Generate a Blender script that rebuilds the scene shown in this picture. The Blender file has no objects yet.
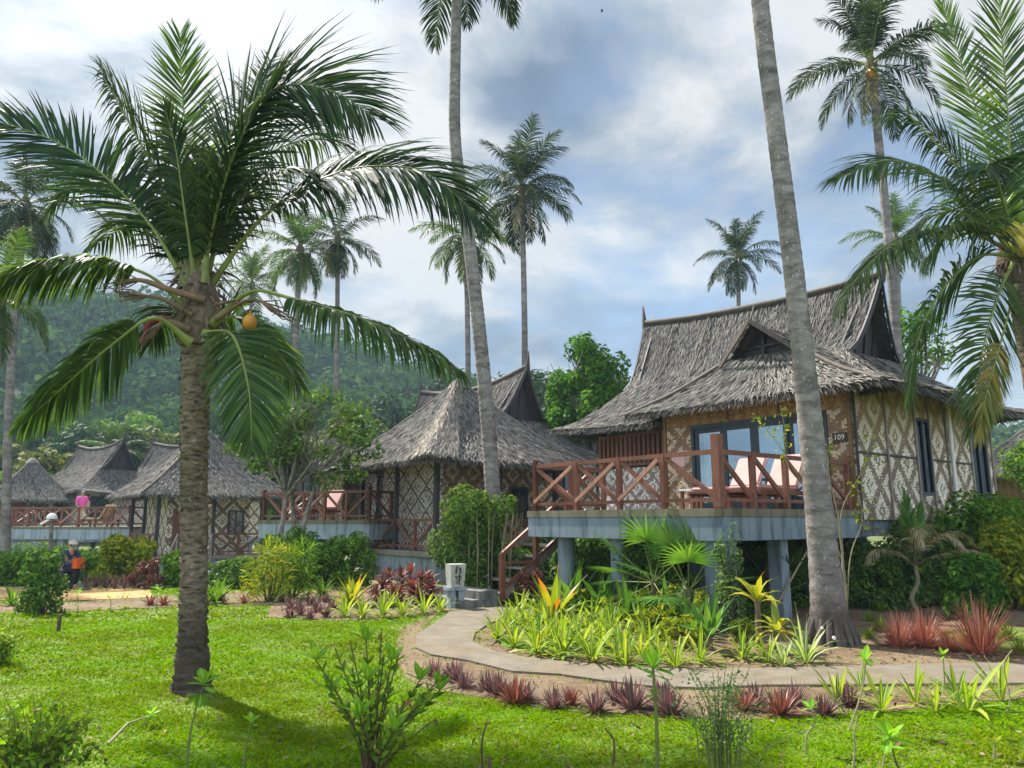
import bpy, math, random
import numpy as np
from mathutils import Vector, Matrix
RNG = np.random.default_rng(11)
random.seed(5)
S = bpy.context.scene
COL = S.collection
PITCH = math.radians(10.2); F = 760.0; CAMH = 1.7
CAM = np.array([0.0, 0.0, CAMH])
CP, SP = math.cos(PITCH), math.sin(PITCH)

# ------------------------------------------------------------------ measuring
def ray(px, py):
    u = (px - 512) / F; v = (384 - py) / F
    return np.array([u, CP - SP * v, SP + CP * v])
def at(px, py, Y):
    d = ray(px, py); return CAM + d * (Y / d[1])
def sstep(a, b, x):
    t = np.clip((x - a) / (b - a), 0, 1); return t * t * (3 - 2 * t)
def gz(x, y):
    x = np.asarray(x, float); y = np.asarray(y, float)
    return -0.55 * sstep(18, 34, y) * sstep(1, -9, x) + 0.02 * np.sin(x * 0.9 + 1.3) * np.sin(y * 0.7) * sstep(16, 10, y)
def gp(px, py):
    d = ray(px, py); z = 0.0
    for _ in range(8):
        t = (z - CAMH) / d[2]; p = CAM + d * t; z = float(gz(p[0], p[1]))
    return np.array([p[0], p[1], z])
def proj(P):
    P = np.asarray(P, float) - CAM
    y = P[..., 1] * CP + P[..., 2] * SP; z = -P[..., 1] * SP + P[..., 2] * CP
    return 512 + F * P[..., 0] / y, 384 - F * z / y
def inpoly(px, py, poly):
    poly = np.asarray(poly, float); r = np.zeros(px.shape, bool); n = len(poly)
    for i in range(n):
        x1, y1 = poly[i]; x2, y2 = poly[(i + 1) % n]
        if y1 == y2: continue
        c = ((y1 > py) != (y2 > py)) & (px < (x2 - x1) * (py - y1) / (y2 - y1) + x1)
        r ^= c
    return r
def nrm(a):
    return a / np.maximum(np.linalg.norm(a, axis=-1, keepdims=True), 1e-9)

# ------------------------------------------------------------------ mesh collector
class MB:
    def __init__(s): s.v = []; s.f = []; s.m = []; s.uv = []; s.n = 0; s.smooth = []
    def add(s, verts, faces, mat=0, uv=None, smooth=False):
        verts = np.asarray(verts, float).reshape(-1, 3); faces = np.asarray(faces, int)
        if faces.size == 0: return s
        s.v.append(verts); s.f.append(faces + s.n); s.n += len(verts)
        s.m.append(np.full(len(faces), mat)); s.smooth.append(np.full(len(faces), smooth))
        k = faces.shape[1]
        if uv is None: s.uv.append(np.zeros((len(faces) * k, 2)))
        else: s.uv.append(np.asarray(uv, float).reshape(-1, 2)[faces.reshape(-1)])
        return s
    def box(s, c, size, mat=0, rot=None):
        x, y, z = np.array(size) / 2.0
        v = np.array([[-x,-y,-z],[x,-y,-z],[x,y,-z],[-x,y,-z],[-x,-y,z],[x,-y,z],[x,y,z],[-x,y,z]])
        if rot is not None: v = v @ np.array(rot).T
        v = v + np.array(c)
        f = [[0,3,2,1],[4,5,6,7],[0,1,5,4],[1,2,6,5],[2,3,7,6],[3,0,4,7]]
        return s.add(v, f, mat)
    def bx(s, x0, x1, y0, y1, z0, z1, mat=0):
        return s.box(((x0+x1)/2,(y0+y1)/2,(z0+z1)/2), (abs(x1-x0),abs(y1-y0),abs(z1-z0)), mat)
    def bar(s, p, q, w, h, mat=0):
        p = np.array(p, float); q = np.array(q, float); d = q - p; L = np.linalg.norm(d); d /= L
        up = np.array([0,0,1.0]) if abs(d[2]) < 0.95 else np.array([1.0,0,0])
        a = np.cross(up, d); a /= np.linalg.norm(a); b = np.cross(d, a)
        return s.box((p+q)/2, (L, w, h), mat, np.stack([d, a, b], 1))
    def tube(s, pts, rad, n=10, mat=0, smooth=True, cap=True, jit=0.0, uv=True):
        pts = np.asarray(pts, float); rad = np.broadcast_to(np.asarray(rad, float), (len(pts),)).copy()
        T = np.gradient(pts, axis=0); T = nrm(T)
        ref = np.array([1.0, 0, 0]) if abs(T[0][0]) < 0.9 else np.array([0, 1.0, 0])
        A = nrm(np.cross(T, np.cross(np.broadcast_to(ref, T.shape), T))); B = np.cross(T, A)
        an = np.linspace(0, 2*np.pi, n, endpoint=False)
        r = rad[:, None] * (1 + (RNG.uniform(-jit, jit, (len(pts), n)) if jit else 0))
        V = pts[:, None] + r[..., None] * (np.cos(an)[None, :, None] * A[:, None] + np.sin(an)[None, :, None] * B[:, None])
        m = len(pts)
        i = np.arange(m-1)[:, None] * n; j = np.arange(n)[None]
        jn = (j + 1) % n
        f = np.stack([i + j, i + jn, i + n + jn, i + n + j], -1).reshape(-1, 4)
        s.add(V.reshape(-1, 3), f, mat, smooth=smooth)
        if cap:
            for ring, flip in ((0, 1), (m-1, 0)):
                c = pts[ring]; vs = np.vstack([V[ring], c[None]])
                k = np.arange(n); fn = np.stack([k, (k+1) % n, np.full(n, n)], 1)
                if flip: fn = fn[:, ::-1]
                s.add(vs, fn, mat, smooth=smooth)
        return s
    def strips(s, P, D, Wv, L, W, droop, nseg=3, prof=None, mat=0, fold=0.0, bias=None):
        """many tapering leaf blades at once"""
        P = np.asarray(P, float); n = len(P)
        if n == 0: return s
        D = nrm(np.asarray(D, float)); Wv = nrm(np.asarray(Wv, float))
        L = np.broadcast_to(L, (n,)); W = np.broadcast_to(W, (n,)); droop = np.broadcast_to(droop, (n,))
        prof = np.array(prof if prof is not None else [0.5, 1.0, 0.8, 0.06][:nseg+1], float)
        pts = [P]; d = D.copy(); p = P.copy(); dirs = [d]
        for k in range(nseg):
            p = p + d * (L / nseg)[:, None]; pts.append(p)
            d = d.copy(); d[:, 2] -= droop; d = nrm(d); dirs.append(d)
        pts = np.stack(pts, 1); dirs = np.stack(dirs, 1)
        hw = (W[:, None] * prof[None] / 2)[..., None] * Wv[:, None]
        t = np.linspace(0, 1, nseg+1)
        if fold:
            nn = nrm(np.cross(dirs, np.broadcast_to(Wv[:, None], dirs.shape)))
            mid = pts - nn * (W[:, None] * prof[None] * fold)[..., None]
            V = np.stack([pts - hw, mid, pts + hw], 2); c = 3
            uv = np.broadcast_to(np.stack(np.meshgrid(t, [0, .5, 1], indexing='ij'), -1)[None], (n, nseg+1, 3, 2))
        else:
            V = np.stack([pts - hw, pts + hw], 2); c = 2
            uv = np.broadcast_to(np.stack(np.meshgrid(t, [0, 1], indexing='ij'), -1)[None], (n, nseg+1, 2, 2))
        base = np.arange(n)[:, None, None] * (nseg+1) * c + np.arange(nseg)[None, :, None] * c + np.arange(c-1)[None, None]
        f = np.stack([base, base+1, base+c+1, base+c], -1).reshape(-1, 4)
        # uv.x = along the blade, uv.y = across
        s.add(V.reshape(-1, 3), f, mat, uv.reshape(-1, 2), smooth=False)
        return s
    def leaves(s, P, N, size, asp=0.5, mat=0, up=None):
        """flat pointed leaves, one rhombus each, normal about N"""
        P = np.asarray(P, float); n = len(P)
        if n == 0: return s
        N = nrm(np.asarray(N, float) + 1e-6)
        r = nrm(RNG.normal(size=(n, 3))); A = nrm(np.cross(N, r)); B = np.cross(N, A)
        size = np.broadcast_to(size, (n,))[:, None]
        V = np.stack([P - A*size*.5, P + B*size*asp*.5 - A*size*.05 + N*size*.06, P + A*size*.5, P - B*size*asp*.5 - A*size*.05 + N*size*.06], 1)
        f = np.arange(n*4).reshape(n, 4)
        uv = np.broadcast_to(np.array([[0,.5],[.5,1],[1,.5],[.5,0]])[None], (n, 4, 2))
        return s.add(V.reshape(-1, 3), f, mat, uv.reshape(-1, 2))
    def ball(s, c, r, n=8, mat=0, sq=(1,1,1)):
        th = np.linspace(0, np.pi, n); ph = np.linspace(0, 2*np.pi, 2*n, endpoint=False)
        V = np.stack([np.sin(th)[:,None]*np.cos(ph), np.sin(th)[:,None]*np.sin(ph), np.cos(th)[:,None]*np.ones_like(ph)], -1)
        V = V.reshape(-1,3) * np.array(sq) * r + np.array(c)
        k = 2*n; i = np.arange(n-1)[:,None]*k; j = np.arange(k)[None]; jn = (j+1) % k
        f = np.stack([i+j, i+k+j, i+k+jn, i+jn], -1).reshape(-1, 4)
        return s.add(V, f, mat, smooth=True)
    def mesh(s, name, mats):
        me = bpy.data.meshes.new(name)
        V = np.concatenate(s.v) if s.v else np.zeros((0,3))
        me.vertices.add(len(V)); me.vertices.foreach_set('co', V.astype(np.float32).ravel())
        li = np.concatenate([f.ravel() for f in s.f]); sizes = np.concatenate([np.full(len(f), f.shape[1]) for f in s.f])
        me.loops.add(len(li)); me.loops.foreach_set('vertex_index', li.astype(np.int32))
        me.polygons.add(len(sizes))
        st = np.concatenate([[0], np.cumsum(sizes)[:-1]])
        me.polygons.foreach_set('loop_start', st.astype(np.int32))
        me.polygons.foreach_set('loop_total', sizes.astype(np.int32))
        me.polygons.foreach_set('material_index', np.concatenate(s.m).astype(np.int32))
        me.polygons.foreach_set('use_smooth', np.concatenate(s.smooth))
        ul = me.uv_layers.new(name='UVMap'); ul.data.foreach_set('uv', np.concatenate(s.uv).astype(np.float32).ravel())
        if not isinstance(mats, (list, tuple)): mats = [mats]
        for m in mats: me.materials.append(m)
        me.update(calc_edges=True); me.validate()
        return me
    def build(s, name, mats, parent=None, loc=None):
        o = bpy.data.objects.new(name, s.mesh(name, mats)); COL.objects.link(o)
        if parent is not None: o.parent = parent
        if loc is not None: o.location = loc
        return o

def tag(o, label=None, cat=None, group=None, kind=None):
    if label: o['label'] = label
    if cat: o['category'] = cat
    if group: o['group'] = group
    if kind: o['kind'] = kind
    return o
def empty(name, loc, rz=0.0, label=None, cat=None, group=None):
    o = bpy.data.objects.new(name, None); COL.objects.link(o); o.empty_display_size = 0.2
    o.location = tuple(loc); o.rotation_euler = (0, 0, rz)
    return tag(o, label, cat, group)
def link(name, me, parent=None, loc=(0,0,0), rz=0.0, sc=1.0):
    o = bpy.data.objects.new(name, me); COL.objects.link(o); o.parent = parent
    o.location = tuple(loc); o.rotation_euler = (0, 0, rz); o.scale = (sc, sc, sc) if np.isscalar(sc) else sc
    return o
def copy_tree(o, parent=None):
    c = o.copy(); COL.objects.link(c); c.parent = parent
    for ch in list(o.children): copy_tree(ch, c)
    return c
def struct(o): o['kind'] = 'structure'; return o

# ------------------------------------------------------------------ materials
def _nt(name):
    m = bpy.data.materials.new(name); m.use_nodes = True; nt = m.node_tree; nt.nodes.clear()
    out = nt.nodes.new('ShaderNodeOutputMaterial'); return m, nt, out
def N(nt, typ, **kw):
    n = nt.nodes.new(typ)
    for k, v in kw.items(): setattr(n, k, v)
    return n
def setin(nt, sock, v):
    if isinstance(v, bpy.types.NodeSocket): nt.links.new(v, sock)
    elif isinstance(v, (tuple, list)) and len(v) == 3 and sock.type == 'RGBA': sock.default_value = (*v, 1)
    else: sock.default_value = v
def math_(nt, op, a, b=0.0, c=None):
    n = N(nt, 'ShaderNodeMath', operation=op); setin(nt, n.inputs[0], a); setin(nt, n.inputs[1], b)
    if c is not None: setin(nt, n.inputs[2], c)
    return n.outputs[0]
def ramp(nt, fac, stops, interp='LINEAR'):
    n = N(nt, 'ShaderNodeValToRGB'); cr = n.color_ramp; cr.interpolation = interp
    while len(cr.elements) < len(stops): cr.elements.new(0.5)
    for e, (p, c) in zip(cr.elements, stops): e.position = p; e.color = (*c, 1) if len(c) == 3 else c
    setin(nt, n.inputs[0], fac); return n.outputs[0]
def noise(nt, scale, detail=4, vec=None, rough=0.55, dist=0.0, out='Fac'):
    n = N(nt, 'ShaderNodeTexNoise'); n.inputs['Scale'].default_value = scale; n.inputs['Detail'].default_value = detail
    n.inputs['Roughness'].default_value = rough; n.inputs['Distortion'].default_value = dist
    if vec is not None: nt.links.new(vec, n.inputs['Vector'])
    return n.outputs[out]
def mix(nt, fac, a, b, mode='MIX'):
    n = N(nt, 'ShaderNodeMix', data_type='RGBA', blend_type=mode)
    setin(nt, n.inputs[0], fac); setin(nt, n.inputs[6], a); setin(nt, n.inputs[7], b); return n.outputs[2]
def objco(nt): return N(nt, 'ShaderNodeTexCoord').outputs['Object']
def poss(nt): return N(nt, 'ShaderNodeNewGeometry').outputs['Position']
def island(nt): return N(nt, 'ShaderNodeNewGeometry').outputs['Random Per Island']
def mapv(nt, vec, scale):
    n = N(nt, 'ShaderNodeMapping'); n.inputs['Scale'].default_value = scale; nt.links.new(vec, n.inputs[0]); return n.outputs[0]
def princ(nt, out, col, rough=0.7, bump=None, bstr=0.4, bdist=0.02, spec=0.3, **kw):
    p = N(nt, 'ShaderNodeBsdfPrincipled'); setin(nt, p.inputs['Base Color'], col); setin(nt, p.inputs['Roughness'], rough)
    p.inputs['Specular IOR Level'].default_value = spec
    for k, v in kw.items(): setin(nt, p.inputs[k], v)
    if bump is not None:
        b = N(nt, 'ShaderNodeBump'); b.inputs['Strength'].default_value = bstr; b.inputs['Distance'].default_value = bdist
        nt.links.new(bump, b.inputs['Height']); nt.links.new(b.outputs[0], p.inputs['Normal'])
    nt.links.new(p.outputs[0], out.inputs['Surface']); return p

def leaf_mat(name, stops, trans=0.35, rough=0.45, tip=None, spec=0.35, tcol=None, midrib=None, ns=3.0, nf=.35, nlow=(.3,.3,.3)):
    """leaf colour varies leaf by leaf; light passes through the blade"""
    m, nt, out = _nt(name)
    c = ramp(nt, island(nt), stops)
    if tip is not None or midrib is not None:
        uv = N(nt, 'ShaderNodeSeparateXYZ'); nt.links.new(N(nt, 'ShaderNodeTexCoord').outputs['UV'], uv.inputs[0])
        if tip is not None:
            f = ramp(nt, math_(nt, 'ADD', uv.outputs[0], math_(nt, 'MULTIPLY', math_(nt, 'SUBTRACT', island(nt), 0.5), 0.9)), [(tip[1], (0,0,0)), (tip[2], (1,1,1))])
            c = mix(nt, f, c, tip[0])
        if midrib is not None:
            f = ramp(nt, math_(nt, 'ABSOLUTE', math_(nt, 'SUBTRACT', uv.outputs[1], 0.5)), [(midrib[1], (1,1,1)), (midrib[1] + 0.12, (0,0,0))])
            c = mix(nt, f, c, midrib[0])
    n = noise(nt, ns, 2, objco(nt)); c = mix(nt, nf, c, ramp(nt, n, [(0.3, nlow), (0.7, (1,1,1))]), 'MULTIPLY')
    p = N(nt, 'ShaderNodeBsdfPrincipled'); setin(nt, p.inputs['Base Color'], c); p.inputs['Roughness'].default_value = rough
    p.inputs['Specular IOR Level'].default_value = spec
    t = N(nt, 'ShaderNodeBsdfTranslucent'); setin(nt, t.inputs[0], mix(nt, 1.0, c, tcol or (1.3, 1.25, 0.5), 'MULTIPLY'))
    ms = N(nt, 'ShaderNodeMixShader'); ms.inputs[0].default_value = trans
    nt.links.new(p.outputs[0], ms.inputs[1]); nt.links.new(t.outputs[0], ms.inputs[2]); nt.links.new(ms.outputs[0], out.inputs['Surface'])
    return m

def solid(name, col, rough=0.7, var=0.25, scale=6, spec=0.3, bump=0.3, bdist=0.01, **kw):
    m, nt, out = _nt(name); oc = objco(nt)
    n = noise(nt, scale, 6, oc); n2 = noise(nt, scale*0.23, 3, oc)
    c = mix(nt, 1.0, col, ramp(nt, n, [(0.25, (1-var,)*3), (0.75, (1+var*.4,)*3)]), 'MULTIPLY')
    c = mix(nt, 0.6, c, ramp(nt, n2, [(0.3, (1-var,)*3), (0.7, (1,)*3)]), 'MULTIPLY')
    princ(nt, out, c, rough, noise(nt, scale*3, 5, oc), bump, bdist, spec, **kw); return m

M = {}
def mk_thatch(name, stops):
    m, nt, out = _nt(name)
    c = ramp(nt, island(nt), stops)
    n = noise(nt, 0.8, 4, objco(nt)); c = mix(nt, 0.7, c, ramp(nt, n, [(0.3, (.62,.62,.64)), (0.62, (1.08,1.04,.98))]), 'MULTIPLY')
    uv = N(nt, 'ShaderNodeTexCoord').outputs['UV']
    st = noise(nt, 1.0, 3, mapv(nt, uv, (3, 14, 1)))
    c = mix(nt, 0.5, c, ramp(nt, st, [(0.3, (.6,.6,.6)), (0.7, (1.1,1.1,1.1))]), 'MULTIPLY')
    princ(nt, out, c, 0.85, spec=0.15); return m
M['thatch'] = mk_thatch('thatch', [(0, (.07,.066,.061)), (.3, (.145,.137,.126)), (.72, (.215,.203,.187)), (1, (.32,.303,.28))])
M['thatch_base'] = solid('thatch_base', (.08,.07,.063), 0.9, 0.5, 9)
M['thatch_pale'] = mk_thatch('thatch_pale', [(0, (.16,.14,.12)), (.5, (.26,.232,.20)), (1, (.38,.345,.30))])
M['dark_wood'] = solid('dark_wood', (.055,.045,.05), 0.6, 0.4, 14)
def mk_wood(name, c1, c2, rough=0.55):
    m, nt, out = _nt(name); oc = objco(nt)
    n = noise(nt, 3.0, 6, mapv(nt, oc, (9, 9, 1.2)), 0.6, 0.6); b = noise(nt, 1.2, 3, oc)
    c = ramp(nt, n, [(0.28, c1), (0.7, c2)]); c = mix(nt, 0.5, c, ramp(nt, b, [(0.3, (.55,.5,.5)), (0.7, (1.15,1.1,1.1))]), 'MULTIPLY')
    princ(nt, out, c, rough, n, 0.35, 0.006); return m
M['red_wood'] = mk_wood('red_wood', (.105,.040,.026), (.26,.105,.065))
M['red_wood_sunlit'] = mk_wood('red_wood_sunlit', (.30,.15,.10), (.48,.27,.19))  # sunlit look of the railing wood put into the colour
M['old_pole'] = mk_wood('old_pole', (.075,.062,.052), (.17,.145,.125), .8)
M['grey_wood'] = mk_wood('grey_wood', (.16,.13,.11), (.33,.29,.25))
def mk_concrete(name, col, stain=(.45,.45,.42)):
    m, nt, out = _nt(name); oc = objco(nt)
    n = noise(nt, 1.6, 8, oc, 0.65); s = noise(nt, 2.2, 4, mapv(nt, oc, (2.5, 2.5, .35)))
    c = mix(nt, 1.0, col, ramp(nt, n, [(0.3, (.72,.74,.76)), (0.7, (1.08,1.06,1.03))]), 'MULTIPLY')
    c = mix(nt, 1.0, c, ramp(nt, s, [(0.36, stain), (0.52, (1,1,1))]), 'MULTIPLY')
    princ(nt, out, c, 0.85, noise(nt, 40, 5, oc), 0.25, 0.01); return m
M['blue_concrete'] = mk_concrete('blue_concrete', (.20,.245,.29), (.50,.54,.52))
M['pale_concrete'] = mk_concrete('pale_concrete', (.30,.35,.40), (.55,.57,.56))
M['cap_stone'] = mk_concrete('cap_stone', (.19,.165,.115), (.45,.45,.38))
M['step_concrete'] = mk_concrete('step_concrete', (.22,.215,.20))

def mk_weave(name, dark, light, pw, ph, cw=0.055, ch=0.032, x0=0.0, z0=0.0, bands=((0, .07), (.20, .30), (.42, .5)), fade=None):
    """split-bamboo wall matting: light and dark strips woven into nested diamonds (UV in metres)"""
    m, nt, out = _nt(name)
    uv = N(nt, 'ShaderNodeSeparateXYZ'); nt.links.new(N(nt, 'ShaderNodeTexCoord').outputs['UV'], uv.inputs[0])
    U = math_(nt, 'ADD', uv.outputs[0], 40.0 - x0); Vv = math_(nt, 'ADD', uv.outputs[1], 40.0 - z0)
    cu = math_(nt, 'FLOOR', math_(nt, 'DIVIDE', U, cw)); cv = math_(nt, 'FLOOR', math_(nt, 'DIVIDE', Vv, ch))
    qu = math_(nt, 'MULTIPLY', math_(nt, 'ADD', cu, .5), cw / pw); qv = math_(nt, 'MULTIPLY', math_(nt, 'ADD', cv, .5), ch / ph)
    a = math_(nt, 'ABSOLUTE', math_(nt, 'SUBTRACT', math_(nt, 'FRACT', qu), .5)); b = math_(nt, 'ABSOLUTE', math_(nt, 'SUBTRACT', math_(nt, 'FRACT', qv), .5))
    d = math_(nt, 'ADD', a, b); d = math_(nt, 'MINIMUM', d, math_(nt, 'SUBTRACT', 1.0, d))
    fac = None
    for lo, hi in bands:
        g = math_(nt, 'MULTIPLY', math_(nt, 'GREATER_THAN', d, lo - .001), math_(nt, 'LESS_THAN', d, hi + .001))
        fac = g if fac is None else math_(nt, 'MAXIMUM', fac, g)
    cv3 = N(nt, 'ShaderNodeCombineXYZ'); nt.links.new(cu, cv3.inputs[0]); nt.links.new(cv, cv3.inputs[1])
    wn = N(nt, 'ShaderNodeTexWhiteNoise', noise_dimensions='3D'); nt.links.new(cv3.outputs[0], wn.inputs['Vector'])
    r = wn.outputs['Value']
    fl = math_(nt, 'LESS_THAN', r, 0.06); fac = math_(nt, 'ABSOLUTE', math_(nt, 'SUBTRACT', fac, fl))
    c = mix(nt, fac, light, dark)
    c = mix(nt, 1.0, c, ramp(nt, r, [(0, (.72,.70,.68)), (1, (1.15,1.13,1.1))]), 'MULTIPLY')
    n = noise(nt, 0.9, 5, objco(nt)); c = mix(nt, .8, c, ramp(nt, n, [(0.3, (.66,.58,.5)), (0.65, (1.05,1.03,1.0))]), 'MULTIPLY')
    # gaps between strips
    fu = math_(nt, 'FRACT', math_(nt, 'DIVIDE', U, cw)); fv = math_(nt, 'FRACT', math_(nt, 'DIVIDE', Vv, ch))
    e = math_(nt, 'MINIMUM', math_(nt, 'MULTIPLY', math_(nt, 'MINIMUM', fu, math_(nt, 'SUBTRACT', 1, fu)), 2.0), math_(nt, 'MULTIPLY', math_(nt, 'MINIMUM', fv, math_(nt, 'SUBTRACT', 1, fv)), 2.0))
    c = mix(nt, ramp(nt, e, [(0.06, (.55,.55,.55)), (0.22, (0,0,0))]), c, (.05,.035,.025))
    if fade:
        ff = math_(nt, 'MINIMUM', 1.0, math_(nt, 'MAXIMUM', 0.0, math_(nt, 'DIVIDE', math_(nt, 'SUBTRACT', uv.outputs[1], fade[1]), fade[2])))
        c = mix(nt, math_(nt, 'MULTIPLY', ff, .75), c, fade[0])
    princ(nt, out, c, 0.6, e, 0.5, 0.01, 0.25); return m
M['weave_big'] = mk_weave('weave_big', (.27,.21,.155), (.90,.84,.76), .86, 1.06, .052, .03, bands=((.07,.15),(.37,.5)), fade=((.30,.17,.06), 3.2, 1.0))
M['weave_front'] = mk_weave('weave_front', (.25,.16,.10), (.60,.49,.38), .80, .80, .06, .04, x0=.31, bands=((.06,.17),(.36,.5)))
M['weave_white'] = mk_weave('weave_white', (.30,.24,.22), (.74,.71,.69), .62, .60, .06, .05, bands=((.06,.16),(.38,.5)))
M['weave_zigzag'] = mk_weave('weave_zigzag', (.20,.15,.13), (.74,.70,.68), .95, .80, .06, .045, bands=((.05,.13), (.22,.30), (.41,.5)))
M['weave_bold'] = mk_weave('weave_bold', (.24,.17,.11), (.90,.85,.74), .92, .92, .046, .046, bands=((0,.06), (.16,.24), (.36,.5)))
M['weave_plain'] = mk_weave('weave_plain', (.30,.17,.07), (.40,.25,.11), .3, .25, .05, .05)
M['white_paint'] = solid('white_paint', (.75,.74,.72), 0.5, 0.12, 5)
M['frame_grey'] = solid('frame_grey', (.035,.045,.058), 0.45, 0.2, 5)
def mk_glass(name='window_glass', k=.32, tint=(.72,.82,.85,1)):
    m, nt, out = _nt(name)
    g = N(nt, 'ShaderNodeBsdfGlossy'); g.inputs['Color'].default_value = (.75,.85,.9,1); g.inputs['Roughness'].default_value = .03
    t = N(nt, 'ShaderNodeBsdfTransparent'); t.inputs[0].default_value = tint
    ms = N(nt, 'ShaderNodeMixShader'); ms.inputs[0].default_value = k
    nt.links.new(t.outputs[0], ms.inputs[1]); nt.links.new(g.outputs[0], ms.inputs[2]); nt.links.new(ms.outputs[0], out.inputs['Surface']); return m
M['glass'] = mk_glass(); M['glass_dark'] = mk_glass('dark_glass', .09, (.25,.30,.32,1))
M['curtain'] = solid('curtain', (.80,.80,.77), 0.9, 0.1, 3)
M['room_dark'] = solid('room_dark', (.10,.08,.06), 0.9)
M['cushion'] = solid('cushion', (.54,.34,.31), 0.9, 0.12, 4)
M['cushion_cream'] = solid('cushion_cream', (.72,.60,.36), 0.9, 0.12, 4)
M['plaque'] = solid('plaque', (.06,.035,.03), 0.5)
M['letter'] = solid('letter', (.70,.62,.52), 0.6, 0.1)
M['ink'] = solid('ink', (.03,.035,.03), 0.8)

def mk_bark(name, c1, c2, ring, speck=None, dark=None, rs=1.0):
    m, nt, out = _nt(name); oc = objco(nt)
    n1 = noise(nt, ring, 4, mapv(nt, oc, (.35, .35, rs)), 0.6, 0.5); n2 = noise(nt, 7, 6, oc, .65); n3 = noise(nt, .7, 3, oc)
    c = ramp(nt, n1, [(0.30, c1), (0.62, c2)])
    c = mix(nt, .7, c, ramp(nt, n2, [(.3, (.6,.6,.6)), (.7, (1.15,1.15,1.15))]), 'MULTIPLY')
    c = mix(nt, .6, c, ramp(nt, n3, [(.35, (.55,.52,.5)), (.65, (1.1,1.1,1.1))]), 'MULTIPLY')
    if speck:
        v = noise(nt, 22, 4, mapv(nt, oc, (1, 1, .8))); f = ramp(nt, v, [(.63, (0,0,0)), (.70, (.8,.8,.8))]); c = mix(nt, f, c, speck)
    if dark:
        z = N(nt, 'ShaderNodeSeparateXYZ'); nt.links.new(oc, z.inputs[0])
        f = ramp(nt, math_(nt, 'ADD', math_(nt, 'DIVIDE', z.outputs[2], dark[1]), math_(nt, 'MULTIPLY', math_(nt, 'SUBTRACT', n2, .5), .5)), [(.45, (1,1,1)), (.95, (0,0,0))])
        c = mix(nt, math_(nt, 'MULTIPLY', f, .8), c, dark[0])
    princ(nt, out, c, .85, math_(nt, 'ADD', n1, n2), .6, .02, .2); return m
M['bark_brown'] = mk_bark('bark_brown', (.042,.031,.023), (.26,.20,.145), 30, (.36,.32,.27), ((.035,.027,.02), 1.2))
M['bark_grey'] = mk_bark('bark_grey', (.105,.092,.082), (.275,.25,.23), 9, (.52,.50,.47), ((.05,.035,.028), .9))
M['bark_far'] = mk_bark('bark_far', (.11,.093,.085), (.265,.235,.22), 5)
M['bark_tree'] = mk_bark('bark_tree', (.10,.085,.07), (.30,.27,.23), 6)
M['fibre'] = solid('fibre', (.20,.145,.10), .9, .5, 18, bump=.8, bdist=.02)
M['dead'] = solid('dead', (.20,.125,.075), .85, .4, 10)
M['rachis'] = solid('rachis', (.20,.24,.055), .5, .3, 3)
M['rachis_brown'] = solid('rachis_brown', (.15,.10,.055), .6, .3, 3)
M['nut_orange'] = solid('nut_orange', (.52,.24,.03), .45, .3, 4)
M['nut_green'] = solid('nut_green', (.20,.30,.04), .45, .3, 4)
M['nut_yellow'] = solid('nut_yellow', (.55,.42,.05), .45, .3, 4)
M['spathe'] = solid('spathe', (.16,.03,.03), .6)
G = lambda *a: a
M['palm_dark'] = leaf_mat('palm_dark', [(0, (.016,.038,.018)), (.6, (.032,.070,.026)), (1, (.065,.12,.03))], .36, .55, ((.30,.23,.10), 1.15, 1.4), .18)
M['palm_mid'] = leaf_mat('palm_mid', [(0, (.032,.072,.018)), (.6, (.058,.12,.025)), (1, (.11,.18,.03))], .45, .48, ((.32,.24,.07), 1.12, 1.4), .28)
M['palm_far'] = leaf_mat('palm_far', [(0, (.014,.030,.018)), (.6, (.027,.054,.024)), (1, (.055,.09,.032))], .32, .55, None, .2)
M['palm_yellow'] = leaf_mat('palm_yellow', [(0, (.10,.14,.02)), (.5, (.22,.20,.03)), (1, (.38,.26,.04))], .45, .4)
M['palm_dead'] = leaf_mat('palm_dead', [(0, (.17,.135,.07)), (.5, (.34,.28,.15)), (1, (.52,.46,.27))], .3, .7)
M['grass'] = leaf_mat('grass', [(0, (.085,.195,.001)), (.5, (.15,.315,.0015)), (.93, (.215,.38,.002)), (1, (.30,.29,.03))], .35, .9, spec=.0, tcol=(1.3,1.25,.2), ns=.65, nf=1.0, nlow=(.80,.58,.9))
M['strap'] = leaf_mat('strap', [(0, (.07,.18,.012)), (.5, (.18,.32,.016)), (1, (.42,.47,.05))], .4, .5, None, .2, None, ((.48,.54,.10), .03))
M['crinum'] = leaf_mat('crinum', [(0, (.05,.14,.02)), (.5, (.09,.22,.03)), (1, (.16,.30,.05))], .4, .35, ((.45,.30,.03), 1.0, 1.3))
M['brom'] = leaf_mat('brom', [(0, (.12,.24,.02)), (.5, (.25,.34,.025)), (1, (.50,.42,.03))], .4, .4, ((.55,.17,.015), .75, 1.1))
M['cordy_yellow'] = leaf_mat('cordy_yellow', [(0, (.20,.28,.02)), (.5, (.42,.40,.03)), (1, (.60,.46,.04))], .4, .4, ((.50,.16,.02), .9, 1.2))
M['white_strap'] = leaf_mat('white_strap', [(0, (.10,.22,.03)), (.5, (.20,.34,.07)), (1, (.40,.48,.20))], .4, .4, None, .35, None, ((.62,.66,.42), .10))
M['rhoeo'] = leaf_mat('rhoeo', [(0, (.06,.075,.05)), (.35, (.12,.09,.075)), (.7, (.22,.11,.115)), (1, (.36,.25,.21))], .25, .55, None, .2, (1.2,.7,.8))
M['rhoeo_red'] = leaf_mat('rhoeo_red', [(0, (.10,.06,.04)), (.5, (.22,.075,.05)), (1, (.34,.17,.12))], .3, .4, None, .35, (1.2,.7,.7))
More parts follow.
